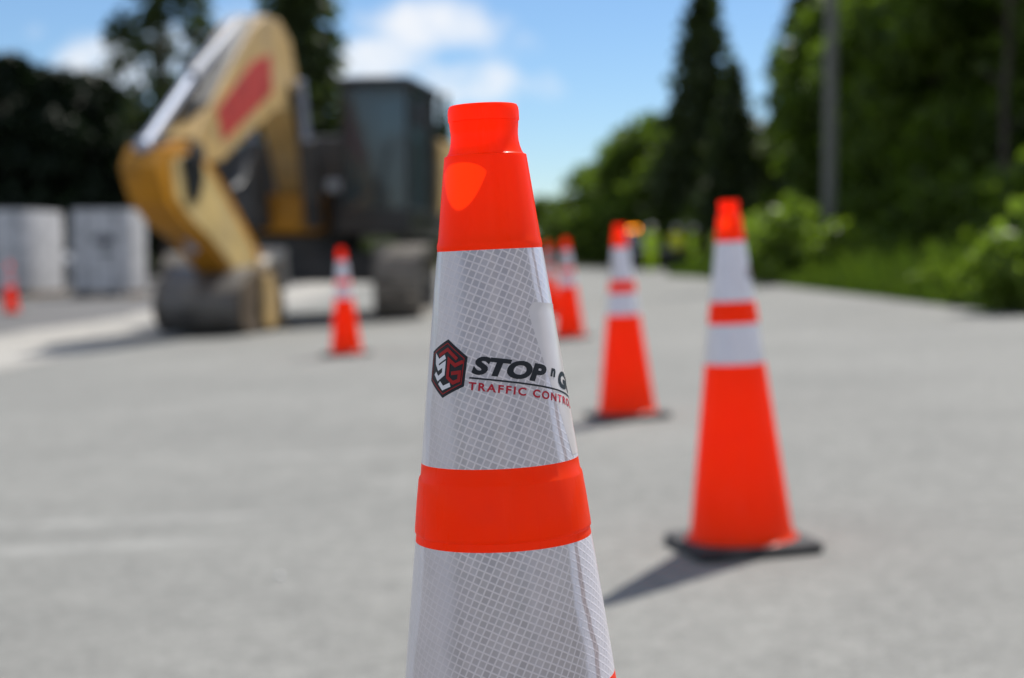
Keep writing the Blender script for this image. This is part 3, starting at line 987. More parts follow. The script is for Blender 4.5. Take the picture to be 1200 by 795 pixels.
# undercarriage
und = MB()
und.tube(SO + Vector((0, 0, 0.80)), SO + Vector((0, 0, 1.02)), 0.72, n=28)
und.box(SO + Vector((0, 0, 0.60)), (2.2, 1.5, 0.42))
xpart(und, 'carbody', M['dark'], bevel=0.03)
for sgn in (-1, 1):
    tx = SX + sgn * 1.36
    tz = g(tx) + 0.002
    TW, TH, TLN = 0.60, 0.98, 4.1
    fr = MB()
    fr.box((tx, SY, tz + 0.52), (0.34, TLN - 1.1, 0.40))
    for yy in (-TLN / 2 + 0.5, TLN / 2 - 0.5):
        fr.tube((tx - 0.16, SY + yy, tz + TH / 2), (tx + 0.16, SY + yy, tz + TH / 2), TH / 2 - 0.11, n=28)
    for k in range(6):
        yy = -1.3 + 0.52 * k
        fr.tube((tx - 0.18, SY + yy, tz + 0.21), (tx + 0.18, SY + yy, tz + 0.21), 0.12, n=16)
    tr = xpart(fr, 'track', M['dark'], smooth=40)
    rr = TH / 2 - 0.035
    Ls = TLN - TH
    per = 2 * Ls + 2 * math.pi * rr
    npad = 46
    for k in range(npad):                                    # shoes round the loop
        s = per * k / npad
        if s < Ls: y, zz, a = -Ls / 2 + s, rr, 0.0
        elif s < Ls + math.pi * rr:
            a = (s - Ls) / rr; y, zz = Ls / 2 + rr * math.sin(a), rr * math.cos(a)
        elif s < 2 * Ls + math.pi * rr: y, zz, a = Ls / 2 - (s - Ls - math.pi * rr), -rr, math.pi
        else:
            a = math.pi + (s - 2 * Ls - math.pi * rr) / rr; y, zz = -Ls / 2 + rr * math.sin(a), rr * math.cos(a)
        rot = Matrix.Rotation(-a, 3, 'X')
        c = Vector((tx, SY + y, tz + TH / 2 + zz))
        pb = MB().box(c, (TW, per / npad * 0.93, 0.035), rot).box(c + rot @ Vector((0, 0, 0.022)), (TW, 0.03, 0.024), rot)
        xpart(pb, 'track_shoe', M['palesteel'] if abs(a) < 0.9 else M['tracksteel'], tr)  # top shoes paler: sunlight from above put into the colour
    gd = MB().box((tx, SY, tz + 0.85), (0.5, 2.4, 0.04))
    xpart(gd, 'track_guard', M['palesteel'], tr)  # pale like the top shoes, sunlight in the colour

# ------------------------------------------------------------------ wrapped loads
def wrapped_load(px, d, wd, dp, ht, yaw, label, mark):
    x = gx(px, d)
    o = empty('wrapped_load', (x, d, g(x, d)), label, 'wrapped load', 'white wrapped loads in the yard', rot=(0, 0, R(yaw)))
    pl = MB()
    for k in range(3): pl.box((-wd / 2 + 0.08 + (wd - 0.16) * k / 2, 0, 0.05), (0.12, dp, 0.10))
    for k in range(6): pl.box((0, -dp / 2 + 0.08 + (dp - 0.16) * k / 5, 0.115), (wd, 0.12, 0.03))
    pl.build('pallet', M['wood'], o)
    random.seed(int(px) + 7)
    bm = bmesh.new()
    nl = 6
    rows = []
    for j in range(nl + 1):
        zz = 0.133 + (ht - 0.133) * j / nl
        k = 1 - (0.03 if j in (0, nl) else 0) + random.uniform(-0.012, 0.012)
        pts = []
        for i in range(16):
            a = 2 * math.pi * (i + 0.5) / 16
            cx_ = max(-1, min(1, 1.35 * math.cos(a))); cy_ = max(-1, min(1, 1.35 * math.sin(a)))
            pts.append(bm.verts.new((cx_ * wd / 2 * k, cy_ * dp / 2 * k, zz)))
        rows.append(pts)
    for a, b in zip(rows, rows[1:]):
        for i in range(16): bm.faces.new((a[i], a[(i + 1) % 16], b[(i + 1) % 16], b[i]))
    bm.faces.new(rows[-1])
    lo = finish(bm, 'wrap', M['wrapw'], o); lo.data.set_sharp_from_angle(angle=R(35))
    if mark:
        mb = MB()
        for (zc, hw, hh) in ((ht * 0.66, 0.30, 0.12), (ht * 0.50, 0.24, 0.05)):
            pts = [(hw * math.cos(2 * math.pi * i / 20), hh * math.sin(2 * math.pi * i / 20)) for i in range(20)]
            mb.prism([Vector((0.12 + u, -dp / 2 - 0.022, zc + v)) for u, v in pts], [Vector((0.12 + u, -dp / 2 + 0.02, zc + v)) for u, v in pts])
        mb.build('printed_mark', M['wrapmark'], o)
    st_ = MB()
    for k in (-0.25, 0.25):
        st_.box((k * wd, -dp / 2 - 0.012, ht / 2 + 0.06), (0.03, 0.012, ht - 0.2))
    st_.build('strap', M['wrapmark'], o)
    return o


wrapped_load(128, 36.5, 1.50, 1.15, 2.08, -8, 'white wrapped load with a dark oval print, just left of the excavator bucket', True)
wrapped_load(30, 38.0, 1.20, 2.5, 2.12, -5, 'plain long white wrapped load, its pale flank in the sun, left of the printed one', False)

# ------------------------------------------------------------------ trucks
def pickup(name, x, y, yaw, paint, label, beacon):
    o = empty(name, (x, y, g(x, y)), label, 'truck', None, rot=(0, 0, R(yaw)))
    W = 0.98
    side = [(-2.9, 0.45), (-2.9, 0.95), (-2.75, 1.10), (-1.55, 1.20), (-1.42, 1.24), (2.7, 1.24), (2.75, 0.5)]     # y forward = -y
    mb = MB(); mb.prism([Vector((-W, a, b)) for a, b in side], [Vector((W, a, b)) for a, b in side])
    mb.build('body', paint, o, bevel=0.06)
    gh = [(-1.40, 1.243), (-0.65, 1.86), (0.85, 1.90), (1.15, 1.243)]
    mb = MB(); mb.prism([Vector((-W + 0.10 + (0.12 if b > 1.5 else 0), a, b)) for a, b in gh], [Vector((W - 0.10 - (0.12 if b > 1.5 else 0), a, b)) for a, b in gh])
    mb.build('cabin', paint, o, bevel=0.04)
    mb = MB(); mb.prism([Vector((-0.72, -1.385, 1.30)), Vector((0.72, -1.385, 1.30)), Vector((0.66, -0.76, 1.82)), Vector((-0.66, -0.76, 1.82))],
                        [Vector((-0.72, -1.345, 1.30)), Vector((0.72, -1.345, 1.30)), Vector((0.66, -0.72, 1.82)), Vector((-0.66, -0.72, 1.82))])
    mb.build('windscreen', M['glass'], o)
    for s in (-1, 1):
        MB().box((s * 0.72, -2.90, 0.93), (0.34, 0.06, 0.2)).build('headlight', M['lens'], o, bevel=0.03)
        MB().box((s * 1.10, -1.05, 1.35), (0.18, 0.10, 0.20)).build('mirror', paint, o, bevel=0.03)
        for yy in (-1.85, 1.75):
            w = MB().tube((s * 0.72, yy, 0.40), (s * 1.0, yy, 0.40), 0.40, n=28).build('wheel', M['tyre'], o, smooth=40)
            MB().tube((s * 1.0, yy, 0.40), (s * 1.012, yy, 0.40), 0.24, n=20).build('rim', M['silver'], w, smooth=40)
    gr = MB()
    for k in range(4): gr.box((0, -2.91, 0.80 + 0.075 * k), (1.0, 0.05, 0.035))
    gr.build('grille', M['silver'], o)
    MB().box((0, -2.93, 0.52), (1.9, 0.16, 0.2)).build('bumper', M['dark'], o, bevel=0.04)
    if beacon:
        lb = MB().box((-0.45, -0.30, 1.905), (0.62, 0.22, 0.05)).build('light_bar', M['dark'], o, bevel=0.01)
        for bx in (-0.59, -0.31):
            MB().ball((bx, -0.30, 1.99), 0.055).build('amber_beacon', M['amber'], lb, smooth=60)
    return o


xt = gx(752, 70)
pt = pickup('pickup_truck', xt, 70, 6, M['truckpaint'], 'dark pickup truck with lit amber beacons parked beyond the cones behind the workers', True)
pt.scale = (0.95, 0.95, 0.92)
xt = gx(-46, 41)
pickup('pickup_truck', xt, 41, 70, M['bluetruck'], 'dark blue truck parked at the far left beside the wrapped loads', False)

# ------------------------------------------------------------------ people
def body_mesh(name, caps, m, parent=None, voxel=0.022):
    """one continuous surface grown round a set of tapered limbs"""
    tb = bmesh.new()
    bmesh.ops.create_uvsphere(tb, u_segments=14, v_segments=10, radius=1)
    tb.verts.index_update()
    TV = np.array([v.co for v in tb.verts]); TF = [[v.index for v in f.verts] for f in tb.faces]
    tb.free()
    V_, F_ = [], []
    for (p, q, r0, r1, sy) in caps:
        p, q = np.array(p), np.array(q)
        n = max(2, int(np.linalg.norm(q - p) / 0.03))
        for i in range(n + 1):
            r = r0 + (r1 - r0) * i / n
            off = len(V_) * len(TV)
            V_.append(TV * np.array((r, r * sy, r)) + p + (q - p) * i / n)
            F_ += [[j + off for j in f] for f in TF]
    me = bpy.data.meshes.new(name)
    me.from_pydata(np.concatenate(V_).tolist(), [], F_)
    me.materials.append(m)
    o = bpy.data.objects.new(name, me); col.objects.link(o)
    if parent is not None: o.parent = parent
    md = o.modifiers.new('surface', 'REMESH'); md.mode = 'VOXEL'; md.voxel_size = voxel; md.use_smooth_shade = True
    sm_ = o.modifiers.new('soften', 'SMOOTH'); sm_.iterations = 4; sm_.factor = 0.5
    return o


def person(px, d, hgt, yaw, arms, jm, tm, label):
    k = hgt / 1.78
    J = {'pel': (0, 0, .95), 'wst': (0, 0, 1.10), 'chs': (0, 0.01, 1.33), 'nek': (0, 0.01, 1.50), 'hd0': (0, -.015, 1.60), 'hd1': (0, 0, 1.68),
         'hl': (-.09, 0, .90), 'kl': (-.12, -.03, .50), 'al': (-.13, .02, .09), 'hr': (.09, 0, .90), 'kr': (.12, -.02, .50), 'ar': (.14, .03, .09),
         'sl': (-.18, 0, 1.43), 'sr': (.18, 0, 1.43)}
    if arms == 'down':
        J.update(el=(-.25, .03, 1.15), wl=(-.26, -.06, .90), nl=(-.26, -.10, .81), er=(.25, .03, 1.15), wr=(.26, -.06, .90), nr=(.26, -.10, .81))
    else:
        J.update(el=(-.26, .0, 1.16), wl=(-.12, -.22, 1.12), nl=(-.04, -.26, 1.14), er=(.25, .03, 1.15), wr=(.24, -.14, .98), nr=(.23, -.20, .92))
    P = {n: Vector(v) * k for n, v in J.items()}
    c = lambda a, b, r0, r1, sy=1.0: (P[a], P[b], r0 * k, r1 * k, sy)
    caps = [c('pel', 'wst', .145, .135, .72), c('wst', 'chs', .135, .165, .68), c('chs', 'nek', .12, .058, .85), c('nek', 'hd0', .055, .07, 1.1), c('hd0', 'hd1', .072, .083, 1.12),
            (P['hd0'] + Vector((0, -.088, .025)) * k, P['hd0'] + Vector((0, -.075, .06)) * k, .016 * k, .011 * k, 1.0)]
    for s_ in 'lr':
        q = -1 if s_ == 'l' else 1
        caps += [c('h' + s_, 'k' + s_, .085, .056), c('k' + s_, 'a' + s_, .056, .04), c('chs', 's' + s_, .10, .062, .8), c('s' + s_, 'e' + s_, .056, .042), c('e' + s_, 'w' + s_, .042, .03),
                 (P['w' + s_], P['n' + s_], .032 * k, .036 * k, .8), (P['hd0'] + Vector((q * .082, .01, .04)) * k, P['hd0'] + Vector((q * .082, .01, .07)) * k, .014 * k, .014 * k, 1.0)]
        for f in range(4):                                  # fingers and thumb
            b0 = P['n' + s_] + Vector((0, (-.03 + .02 * f), -.02)) * k
            caps.append((b0, b0 + Vector((0, -.012, -.075 + .008 * abs(f - 1.5))) * k, .0095 * k, .008 * k, 1.0))
        b0 = P['w' + s_] + Vector((0, -.035, -.03)) * k
        caps.append((b0, b0 + Vector((-q * .012, -.035, -.05)) * k, .011 * k, .009 * k, 1.0))
    b = body_mesh('person', caps, M['skin'], None, 0.014)
    tag(b, label, 'person', 'road workers by the truck')
    x = gx(px, d)
    b.location = (x, d, g(x, d)); b.rotation_euler = (0, 0, R(yaw))
    jc = [c('pel', 'wst', .165, .158, .76), c('wst', 'chs', .158, .182, .74)]
    tc_ = [c('pel', 'pel', .158, .158, .74)]
    for s_ in 'lr':
        jc += [c('chs', 's' + s_, .118, .082, .85), c('s' + s_, 'e' + s_, .075, .062), c('e' + s_, 'w' + s_, .062, .046)]
        tc_ += [c('pel', 'h' + s_, .13, .105, .9), c('h' + s_, 'k' + s_, .108, .08), c('k' + s_, 'a' + s_, .08, .072)]
    body_mesh('jacket', jc, jm, b)
    body_mesh('trousers', tc_, tm, b)
    for s_ in 'lr':
        a0 = P['a' + s_]
        body_mesh('boot', [(a0 + Vector((0, .02, .03)), Vector((a0.x, a0.y - .02, .062)), .06, .058, 1.1), (Vector((a0.x, a0.y, .055)), Vector((a0.x, a0.y - .17, .045)), .052, .042, 1.0)], M['navy'], b, 0.016)
    t_ = MB().lathe([(.180 * k, .0), (.186 * k, .055)], n=28).build('reflective_tape', M['silvertape'], b)
    t_.location = (0, 0, 1.10 * k); t_.scale = (1, .80, 1)
    ey = MB()
    for q in (-1, 1): ey.ball(P['hd0'] + Vector((q * .03, -.079, .065)) * k, .010 * k, (1, .6, 1), 8, 6)
    ey.build('eyes', M['navy'], b)
    MB().lathe([(.0005, .125 * k), (.05 * k, .118 * k), (.09 * k, .088 * k), (.112 * k, .03 * k), (.114 * k, 0), (.135 * k, -.012 * k), (.135 * k, -.018 * k)], n=24, flip=True).build('hard_hat', M['helmet'], b, smooth=50).location = (0, -.01 * k, 1.69 * k)
    return b


person(763, 59.0, 1.80, 8, 'down', M['lime'], M['lime'], 'worker in full lime hi-vis suit standing left of the others by the truck')
person(793, 60.5, 1.76, -30, 'bent', M['yellowviz'], M['navy'], 'worker in yellow hi-vis jacket and dark trousers between the two lime workers')
person(813, 59.5, 1.72, 40, 'down', M['lime'], M['lime'], 'shorter worker in lime suit at the right end, beside the tall cone')

# ------------------------------------------------------------------ plants
rng = np.random.default_rng(11)


def leaves(centers, n_each, spread, size, droop=0.0, flat=0.5):
    """small leaf quads scattered round clump centres"""
    C_ = np.repeat(np.asarray(centers), n_each, axis=0)
    n = len(C_)
    d = rng.normal(size=(n, 3)); d /= np.linalg.norm(d, axis=1, keepdims=True)
    p = C_ + d * (rng.random((n, 1)) ** 0.5) * np.asarray(spread)
    a = rng.normal(size=(n, 3)); a[:, 2] = a[:, 2] * flat - droop
    a /= np.linalg.norm(a, axis=1, keepdims=True)
    b = np.cross(a, rng.normal(size=(n, 3))); b /= np.linalg.norm(b, axis=1, keepdims=True)
    s = size * (0.6 + 0.8 * rng.random((n, 1)))
    a, b = a * s, b * s * 0.55
    return np.stack([p - a * 0.2, p + a * 0.35 + b, p + a, p + a * 0.35 - b], axis=1)


def limb_tube(mb, p, q, r0, r1):
    mb.tube(p, q, r0, r1, n=8)


def broad_tree(name, h, wid, base, clumps, per, lm, leaf=0.24, seed=0):
    global rng
    rng = np.random.default_rng(seed)
    o = empty(name, (0, 0, 0))
    tr = MB()
    top = Vector((rng.uniform(-.4, .4), rng.uniform(-.4, .4), h * 0.8))
    prev = Vector((0, 0, -0.1)); pr = 0.022 * h
    for i in range(1, 7):
        q = top * (i / 6) + Vector((rng.uniform(-.12, .12), rng.uniform(-.12, .12), 0)); q.z = top.z * i / 6
        r2 = 0.022 * h * (1 - i / 7)
        tr.tube(prev, q, pr, r2, n=9); prev, pr = q, r2
    cs = []
    for i in range(clumps):
        u = rng.random() ** 0.8
        zz = base + (h - base) * u
        prof = math.sin(math.pi * min(0.97, 0.12 + 0.85 * u)) ** 0.65
        a = rng.random() * 2 * math.pi
        rad = wid / 2 * prof * (0.35 + 0.65 * rng.random() ** 0.5)
        c = (rad * math.cos(a), rad * math.sin(a), zz)
        cs.append(c)
        if i % 5 == 0:
            s = Vector((0, 0, max(0.3, zz * 0.62)))
            tr.tube(s, c, 0.008 * h * (1.1 - u), 0.012, n=6)
    tr.build('trunk', M['bark'], o, smooth=60)
    quads_object('crown', leaves(cs, per, (wid * 0.13, wid * 0.13, h * 0.06), leaf), lm, o)
    return o


def conifer(name, h, wid, base, lm, tiers=20, per=9, seed=0, dens=9, leaf=0.30):
    global rng
    rng = np.random.default_rng(seed)
    o = empty(name, (0, 0, 0))
    tr = MB(); tr.tube((0, 0, -.1), (0, 0, h * 0.98), 0.016 * h, 0.01, n=9)
    Q = []
    for t in range(tiers):
        u = t / (tiers - 1)
        zz = base + (h - base) * u
        Lb = wid / 2 * (1 - u) ** 0.85 + 0.12
        for k in range(per):
            a = 2 * math.pi * (k + rng.random()) / per
            ln = Lb * rng.uniform(0.65, 1.08)
            dz = -0.28 * ln + rng.uniform(-.1, .1) * ln
            tip = np.array((ln * math.cos(a), ln * math.sin(a), zz + dz))
            m_ = max(2, int(dens * ln / (wid / 2)) + 1)
            cs = [np.array((0, 0, zz)) + (tip - np.array((0, 0, zz))) * (j + 0.6) / m_ for j in range(m_)]
            Q.append(leaves(cs, 5, (0.22, 0.22, 0.12), leaf, droop=0.5, flat=0.6))
            if k % 3 == 0: tr.tube((0, 0, zz), tip, 0.012 * (1.3 - u) * 2, 0.006, n=5)
    tr.build('trunk', M['bark'], o, smooth=60)
    quads_object('crown', np.concatenate(Q), lm, o)
    return o


def shrub(name, h, wid, n, lm, leaf=0.11, seed=0):
    global rng
    rng = np.random.default_rng(seed)
    o = empty(name, (0, 0, 0))
    st_ = MB(); cs = []
    for i in range(n):
        a = rng.random() * 2 * math.pi; rr = wid / 2 * rng.random() ** 0.6
        zz = h * (0.15 + 0.8 * rng.random()) * math.sqrt(max(0.05, 1 - (rr / (wid / 2)) ** 2 * 0.8))
        c = (rr * math.cos(a), rr * math.sin(a), zz); cs.append(c)
        if i % 4 == 0: st_.tube((0.1 * c[0], 0.1 * c[1], -0.03), c, 0.012, 0.004, n=5)
    st_.build('stems', M['bark'], o)
    quads_object('foliage', leaves(cs, 26, (wid * 0.11, wid * 0.11, h * 0.10), leaf, flat=0.7), lm, o)
    return o


def place(src, used, x, y, s, yaw, label, cat, group, sz=None):
    if src.name in used: o = copy_tree(src)
    else: used.add(src.name); o = src
    o.location = (x, y, g(x, y) - 0.02)
    o.rotation_euler = (0, 0, R(yaw))
    o.scale = (s, s, sz or s)
    return tag(o, label, cat, group)


used = set()
A = broad_tree('broadleaf_tree', 9.6, 6.0, 0.8, 150, 95, M['leafA'], 0.23, 3)
B = broad_tree('broadleaf_tree', 8.8, 5.2, 0.6, 130, 95, M['leafA'], 0.22, 8)
FT = broad_tree('broadleaf_tree', 6.0, 5.6, 0.3, 90, 60, M['leafF'], 0.26, 21)
SP = broad_tree('sparse_tree', 11.5, 3.6, 3.2, 105, 30, M['leafC'], 0.26, 33)
CO = conifer('conifer_tree', 12.6, 6.6, 0.8, M['leafC'], 26, 13, 5, dens=10, leaf=0.34)
CE = broad_tree('cedar_tree', 7.3, 4.2, 0.2, 150, 70, M['leafD'], 0.22, 61)

# woods along the right of the road: (px, depth)
G1 = 'broadleaf trees of the wood along the road'
LB = 'dense dark green broadleaf tree in the wood right of the road'
woods = [(984, 58, A, 1.0), (1000, 66, B, 1.1), (1000, 52, B, 0.92), (1024, 47, A, 0.98), (1050, 57, A, 1.1), (1072, 42, B, 1.0), (1090, 50, A, 1.1), (1105, 37, A, 0.92), (1135, 44, B, 1.15),
         (1150, 34, B, 0.95), (1175, 39, A, 1.05), (1200, 31.5, A, 0.88), (1225, 36, B, 1.05), (1260, 30, A, 0.95), (1280, 38, A, 1.1), (1340, 28, B, 1.0), (1120, 60, A, 1.2), (1200, 52, A, 1.25), (1050, 70, A, 1.2)]
random.seed(9)
for (px, d, src, s) in woods:
    place(src, used, gx(px, d), d, s, random.uniform(0, 360), LB, 'tree', G1)
place(CO, used, gx(948, 60), 60, 0.98, 200, 'dark conifer at the left edge of the wood, just left of the grey pole', 'tree', 'conifers beyond the bend', sz=1.1)
# two conifers and the lower trees round the bend
place(CO, used, gx(824, 72), 72, 1.02, 20, 'tallest dark conifer with a pointed top right of the sky gap', 'tree', 'conifers beyond the bend', sz=1.18)
place(CO, used, gx(860, 62), 62, 0.78, 130, 'shorter dark conifer in front of the tall pointed one', 'tree', 'conifers beyond the bend', sz=0.66)
far = [(640, 118, 0.85), (672, 110, 0.80), (700, 100, 1.08), (728, 96, 1.25), (754, 84, 1.25), (778, 80, 1.3), (800, 77, 1.1), (880, 76, 1.05), (905, 80, 1.15), (612, 122, 0.8), (580, 124, 0.85), (545, 120, 0.85), (835, 68, 0.55), (715, 82, 0.55), (690, 84, 0.5), (660, 88, 0.48), (742, 76, 0.5), (780, 72, 0.45), (500, 112, 0.8), (455, 118, 0.85), (405, 114, 0.9), (340, 120, 0.9), (280, 116, 0.85), (215, 112, 0.9), (150, 118, 0.9), (80, 115, 0.95), (10, 112, 0.9), (-70, 110, 0.95), (-160, 108, 0.9), (-260, 112, 1.0)]
for (px, d, s) in far:
    place(FT, used, gx(px, d), d, s, random.uniform(0, 360), 'rounded green tree in the low far treeline beyond the road', 'tree', 'low trees of the far treeline')
# left: dark cedar row, a sparse tree, a big conifer, a small far spire
ced = [(-30, 54, 1.0), (8, 52, 1.02), (38, 55, 0.98), (70, 52, 0.95), (96, 56, 1.0), (112, 53, 0.93), (150, 60, 0.62), (185, 58, 0.58), (-70, 52, 1.05), (24, 57, 1.02), (54, 58, 1.0), (84, 58, 0.98), (110, 58, 0.92), (-10, 58, 1.05), (225, 60, 0.6), (262, 62, 0.6), (300, 60, 0.6), (400, 64, 0.55), (440, 66, 0.5), (480, 68, 0.5)]
for (px, d, s) in ced:
    place(CE, used, gx(px, d), d, s, random.uniform(0, 360), 'very dark cedar in the dense row behind the yard', 'tree', 'dark cedars behind the yard')
place(SP, used, gx(196, 50), 50, 1.0, 40, 'thin open tree with sky showing through, behind the raised excavator arm', 'tree', None)
place(CO, used, gx(352, 52), 52, 1.05, 70, 'large dark conifer directly behind the excavator cab and boom', 'tree', None, sz=1.05)
place(CO, used, gx(521, 125), 125, 0.8, 10, 'small far spire conifer between the cab and the large printed cone', 'tree', None, sz=1.08)

# verge plants
SH = shrub('roadside_shrub', 1.25, 1.5, 95, M['leafB'], 0.10, 41)
sh = [(1178, 14.6, 0.92, 'large sunlit leafy shrub at the right edge of the picture by the road'),
      (1128, 16.2, 0.55, 'low round shrub beside the large one at the road edge'),
      (1096, 18.5, 0.38, 'low spreading shrub left of the large one, close to the road edge'),
      (930, 28.0, 1.35, 'pale sunlit shrub behind the tall cone, left of the grey pole'),
      (900, 31.0, 1.15, 'bushy shrub just right of the tall cone top'),
      (880, 36.0, 1.2, 'far roadside shrub showing beside the tall cone top'),
      (1010, 28.5, 0.8, 'small shrub at the foot of the grey pole')]
for (px, d, s, lab) in sh:
    place(SH, used, max(gx(px, d), 5.15), d, s, random.uniform(0, 360), lab, 'shrub', 'shrubs on the right verge')
US = shrub('undergrowth_shrub', 1.9, 2.6, 110, M['leafA'], 0.17, 52)
for i, (px, d) in enumerate([(960, 40), (990, 36), (1030, 33), (1065, 30), (1100, 27), (1140, 26), (1180, 24), (1215, 22.5), (935, 46), (915, 52), (890, 56), (865, 60), (845, 66), (1090, 35), (1150, 31), (1020, 43)]):
    place(US, used, gx(px, d) + 0.6, d, random.uniform(0.8, 1.15), random.uniform(0, 360), 'dark shrub in the undergrowth at the edge of the wood', 'shrub', 'undergrowth shrubs at the wood edge')

# grass on the verge, one mass
n = 60000
yy = 6 + (78 - 6) * rng.random(n) ** 0.8
eg = np.array([edge(v) for v in yy])
xx = eg + 0.02 + 9.0 * rng.random(n) ** 1.7
hh = (0.12 + 0.50 * rng.random(n)) * np.clip(0.45 + (xx - eg) * 0.8, 0.4, 1.25)
zz = np.array([g(v, w0) for v, w0 in zip(xx, yy)]) - 0.035
a = rng.random(n) * 2 * math.pi
w = 0.012 + 0.02 * rng.random(n)
lean = 0.55 * rng.random(n) * hh
b0 = np.stack([xx - w * np.cos(a), yy - w * np.sin(a), zz], 1); b1 = np.stack([xx + w * np.cos(a), yy + w * np.sin(a), zz], 1)
la = rng.random(n) * 2 * math.pi
m1 = np.stack([xx + 0.35 * lean * np.cos(la) + 0.6 * w * np.cos(a), yy + 0.35 * lean * np.sin(la) + 0.6 * w * np.sin(a), zz + hh * 0.6], 1)
tpn = np.stack([xx + lean * np.cos(la), yy + lean * np.sin(la), zz + hh], 1)
gro = quads_object('grass', np.stack([b0, b1, m1, tpn], 1), M['leafG'])
tag(gro, 'tall green grass on the verge along the right road edge', 'grass', None, 'stuff')

# pole and bare trunk
xp = gx(971, 29.0)
po = empty('utility_pole', (xp, 29.0, g(xp, 29) - 0.05), 'tall grey wooden utility pole rising from the right verge', 'pole')
MB().tube((0, 0, 0), (0, 0, 9.5), 0.125, 0.10, n=18).build('shaft', M['pole'], po, smooth=50)
MB().box((0, -0.13, 8.9), (2.2, 0.1, 0.12)).build('crossarm', M['pole'], po)
ins = MB()
for k in (-0.95, -0.4, 0.4, 0.95): ins.tube((k, -0.13, 8.96), (k, -0.13, 9.12), 0.05, 0.03, n=10)
ins.build('insulators', M['dark'], po)
xp = gx(1176, 27.5)
tro = empty('bare_trunk', (xp, 27.5, g(xp) - 0.05), 'slim dark bare tree trunk at the wood edge near the right of the picture', 'tree')
tt = MB(); pv = Vector((0, 0, 0))
for i in range(1, 9):
    q = Vector((0.05 * math.sin(i * 1.7), 0.05 * math.cos(i), i * 1.0)); tt.tube(pv, q, 0.09 - 0.007 * (i - 1), 0.09 - 0.007 * i, n=10); pv = q
tt.build('trunk', M['bark'], tro, smooth=60)
tw = MB()
for i in range(7): tw.tube((0, 0, 2.6 + i * 0.75), (0.8 * math.cos(i * 2.1), 0.8 * math.sin(i * 2.1), 3.1 + i * 0.75), 0.03, 0.008, n=6)
tw.build('twigs', M['bark'], tro)

# one pale stone on the asphalt
xs_ = gx(325, 3.78)
pbm = MB(); pbm.ball((0, 0, 0), 0.008, (1, 0.8, 0.6), 12, 8)
pb = pbm.build('pebble', M['pebble'], None, smooth=60)
pb.location = (xs_, 3.78, g(xs_) + 0.006)
tag(pb, 'small pale pebble lying on the grey asphalt at lower left', 'pebble')

# ------------------------------------------------------------------ sky, sun
SAZ, SEL = R(32), R(54)
w_ = bpy.data.worlds.new('World'); sc.world = w_; w_.use_nodes = True
nt = w_.node_tree
bg = nt.nodes['Background']
sky = nt.nodes.new('ShaderNodeTexSky'); sky.sky_type = 'NISHITA'
sky.sun_disc = False; sky.sun_elevation = SEL; sky.sun_rotation = SAZ
sky.air_density = 1.0; sky.dust_density = 0.0; sky.ozone_density = 4.0; sky.altitude = 50
tc = nt.nodes.new('ShaderNodeTexCoord')
n1 = N(nt, 'ShaderNodeTexNoise', Scale=26.0, Detail=7.0, Roughness=0.6)
n2 = N(nt, 'ShaderNodeTexNoise', Scale=3.5, Detail=7.0, Roughness=0.55)
L(nt, tc.outputs['Generated'], n1.inputs['Vector']); L(nt, tc.outputs['Generated'], n2.inputs['Vector'])
tot = None
for (px, py, rx, ry, am) in ((502, 34, 78, 38, 1.0), (458, 66, 66, 30, 0.9), (545, 97, 105, 32, 0.8), (425, 84, 60, 26, 0.9), (610, 60, 50, 26, 0.35), (122, 72, 52, 38, 1.0), (150, 92, 30, 40, 0.8), (45, 38, 20, 12, 0.35), (190, 60, 60, 40, 0.8),
                             (620, 105, 30, 12, 0.25), (500, 150, 40, 60, 0.7), (270, 60, 80, 50, 0.5)):
    v = ray(px, py).normalized()
    e1 = Vector((v.y, -v.x, 0)).normalized(); e2 = e1.cross(v)
    def dot(vec):
        dn = nt.nodes.new('ShaderNodeVectorMath'); dn.operation = 'DOT_PRODUCT'
        dn.inputs[1].default_value = vec
        L(nt, tc.outputs['Generated'], dn.inputs[0])
        return dn.outputs['Value']
    u1 = math_n(nt, 'MULTIPLY', dot(e1), FPX / rx); u2 = math_n(nt, 'MULTIPLY', dot(e2), FPX / ry)
    rr2 = math_n(nt, 'ADD', math_n(nt, 'MULTIPLY', u1, u1), math_n(nt, 'MULTIPLY', u2, u2))
    fr = math_n(nt, 'GREATER_THAN', dot(v), 0.5)
    q = math_n(nt, 'MULTIPLY', math_n(nt, 'MULTIPLY', math_n(nt, 'SUBTRACT', 1.5, math_n(nt, 'SQRT', rr2), clamp=True), am), fr)
    tot = q if tot is None else math_n(nt, 'MAXIMUM', tot, q)
cl = math_n(nt, 'ADD', tot, math_n(nt, 'MULTIPLY_ADD', n1.outputs[0], 1.6, -0.8))
mr = nt.nodes.new('ShaderNodeMapRange'); mr.interpolation_type = 'SMOOTHSTEP'
mr.inputs[1].default_value = 0.30; mr.inputs[2].default_value = 1.20
L(nt, cl, mr.inputs[0])
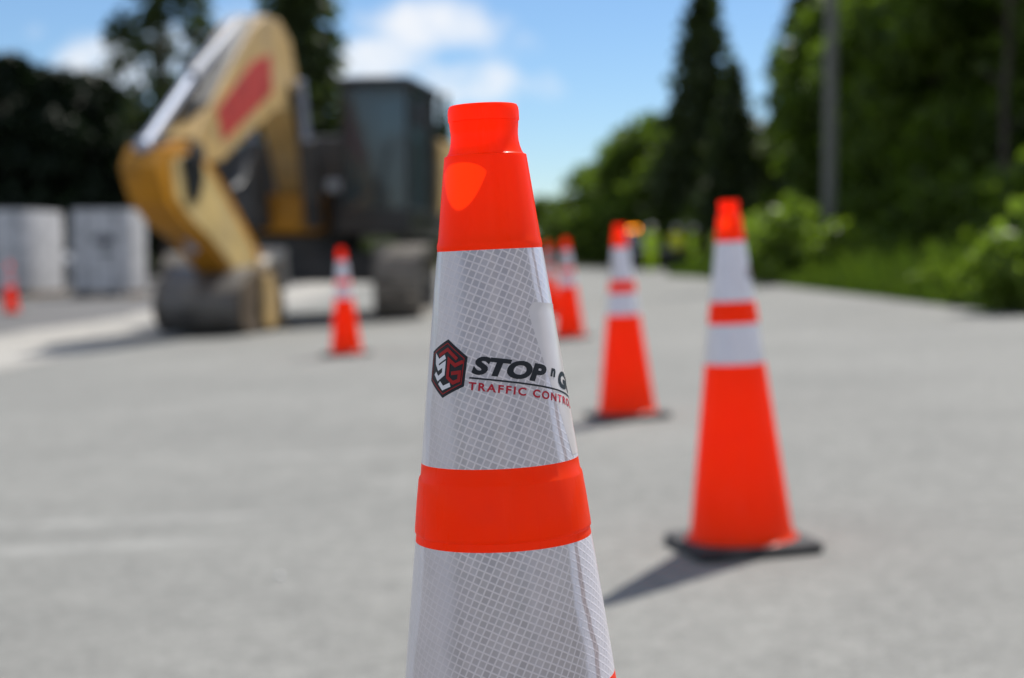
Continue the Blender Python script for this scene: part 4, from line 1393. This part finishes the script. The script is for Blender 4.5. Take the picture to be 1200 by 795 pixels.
# unseen clouds away from the view, cover raised for neutral fill light
sepw = nt.nodes.new('ShaderNodeSeparateXYZ'); L(nt, tc.outputs['Generated'], sepw.inputs[0])
behind = nt.nodes.new('ShaderNodeMapRange')
behind.inputs[1].default_value = 0.75; behind.inputs[2].default_value = 0.45
L(nt, sepw.outputs[1], behind.inputs[0])
oc = math_n(nt, 'MULTIPLY', ramp(nt, n2.outputs[0], [(0.42, 0.0), (0.60, 0.9)]), behind.outputs[0])
fac = math_n(nt, 'MAXIMUM', math_n(nt, 'MULTIPLY', mr.outputs[0], 0.9), oc)
skc = mixc(nt, 1.0, sky.outputs[0], (0.69, 0.775, 0.87), 'MULTIPLY')
cc = mixc(nt, fac, skc, (7.4, 7.5, 7.7))
L(nt, cc, bg.inputs['Color'])
bg.inputs['Strength'].default_value = 0.075

sl = bpy.data.lights.new('sun', 'SUN'); sl.energy = 3.6; sl.angle = R(0.53); sl.color = (1.0, 0.955, 0.89)
so = bpy.data.objects.new('sun', sl); col.objects.link(so)
sv = Vector((math.sin(SAZ) * math.cos(SEL), math.cos(SAZ) * math.cos(SEL), math.sin(SEL)))
so.rotation_euler = sv.to_track_quat('Z', 'Y').to_euler()
so.location = sv * 50

# ------------------------------------------------------------------ camera
cd = bpy.data.cameras.new('camera'); cam = bpy.data.objects.new('camera', cd); col.objects.link(cam)
cd.sensor_width = 23.6; cd.lens = 35.0; cd.sensor_fit = 'HORIZONTAL'
cd.clip_start = 0.05; cd.clip_end = 5000
cam.location = (0, 0, CAMZ)
cam.rotation_euler = (R(90) - PITCH, 0, 0)
cd.dof.use_dof = True
cd.dof.focus_distance = 1.068
cd.dof.aperture_fstop = 2.7
cd.dof.aperture_blades = 0
sc.camera = cam

sc.view_settings.view_transform = 'Standard'; sc.view_settings.look = 'None'; sc.view_settings.gamma = 1
sc.view_settings.use_curve_mapping = False
sc.view_settings.exposure = 0.78
sc.render.engine = 'CYCLES'
sc.cycles.use_denoising = True
try: sc.cycles.denoiser = 'OPENIMAGEDENOISE'
except Exception: pass
sc.cycles.max_bounces = 8
sc.cycles.transparent_max_bounces = 8
sc.cycles.sample_clamp_indirect = 6.0
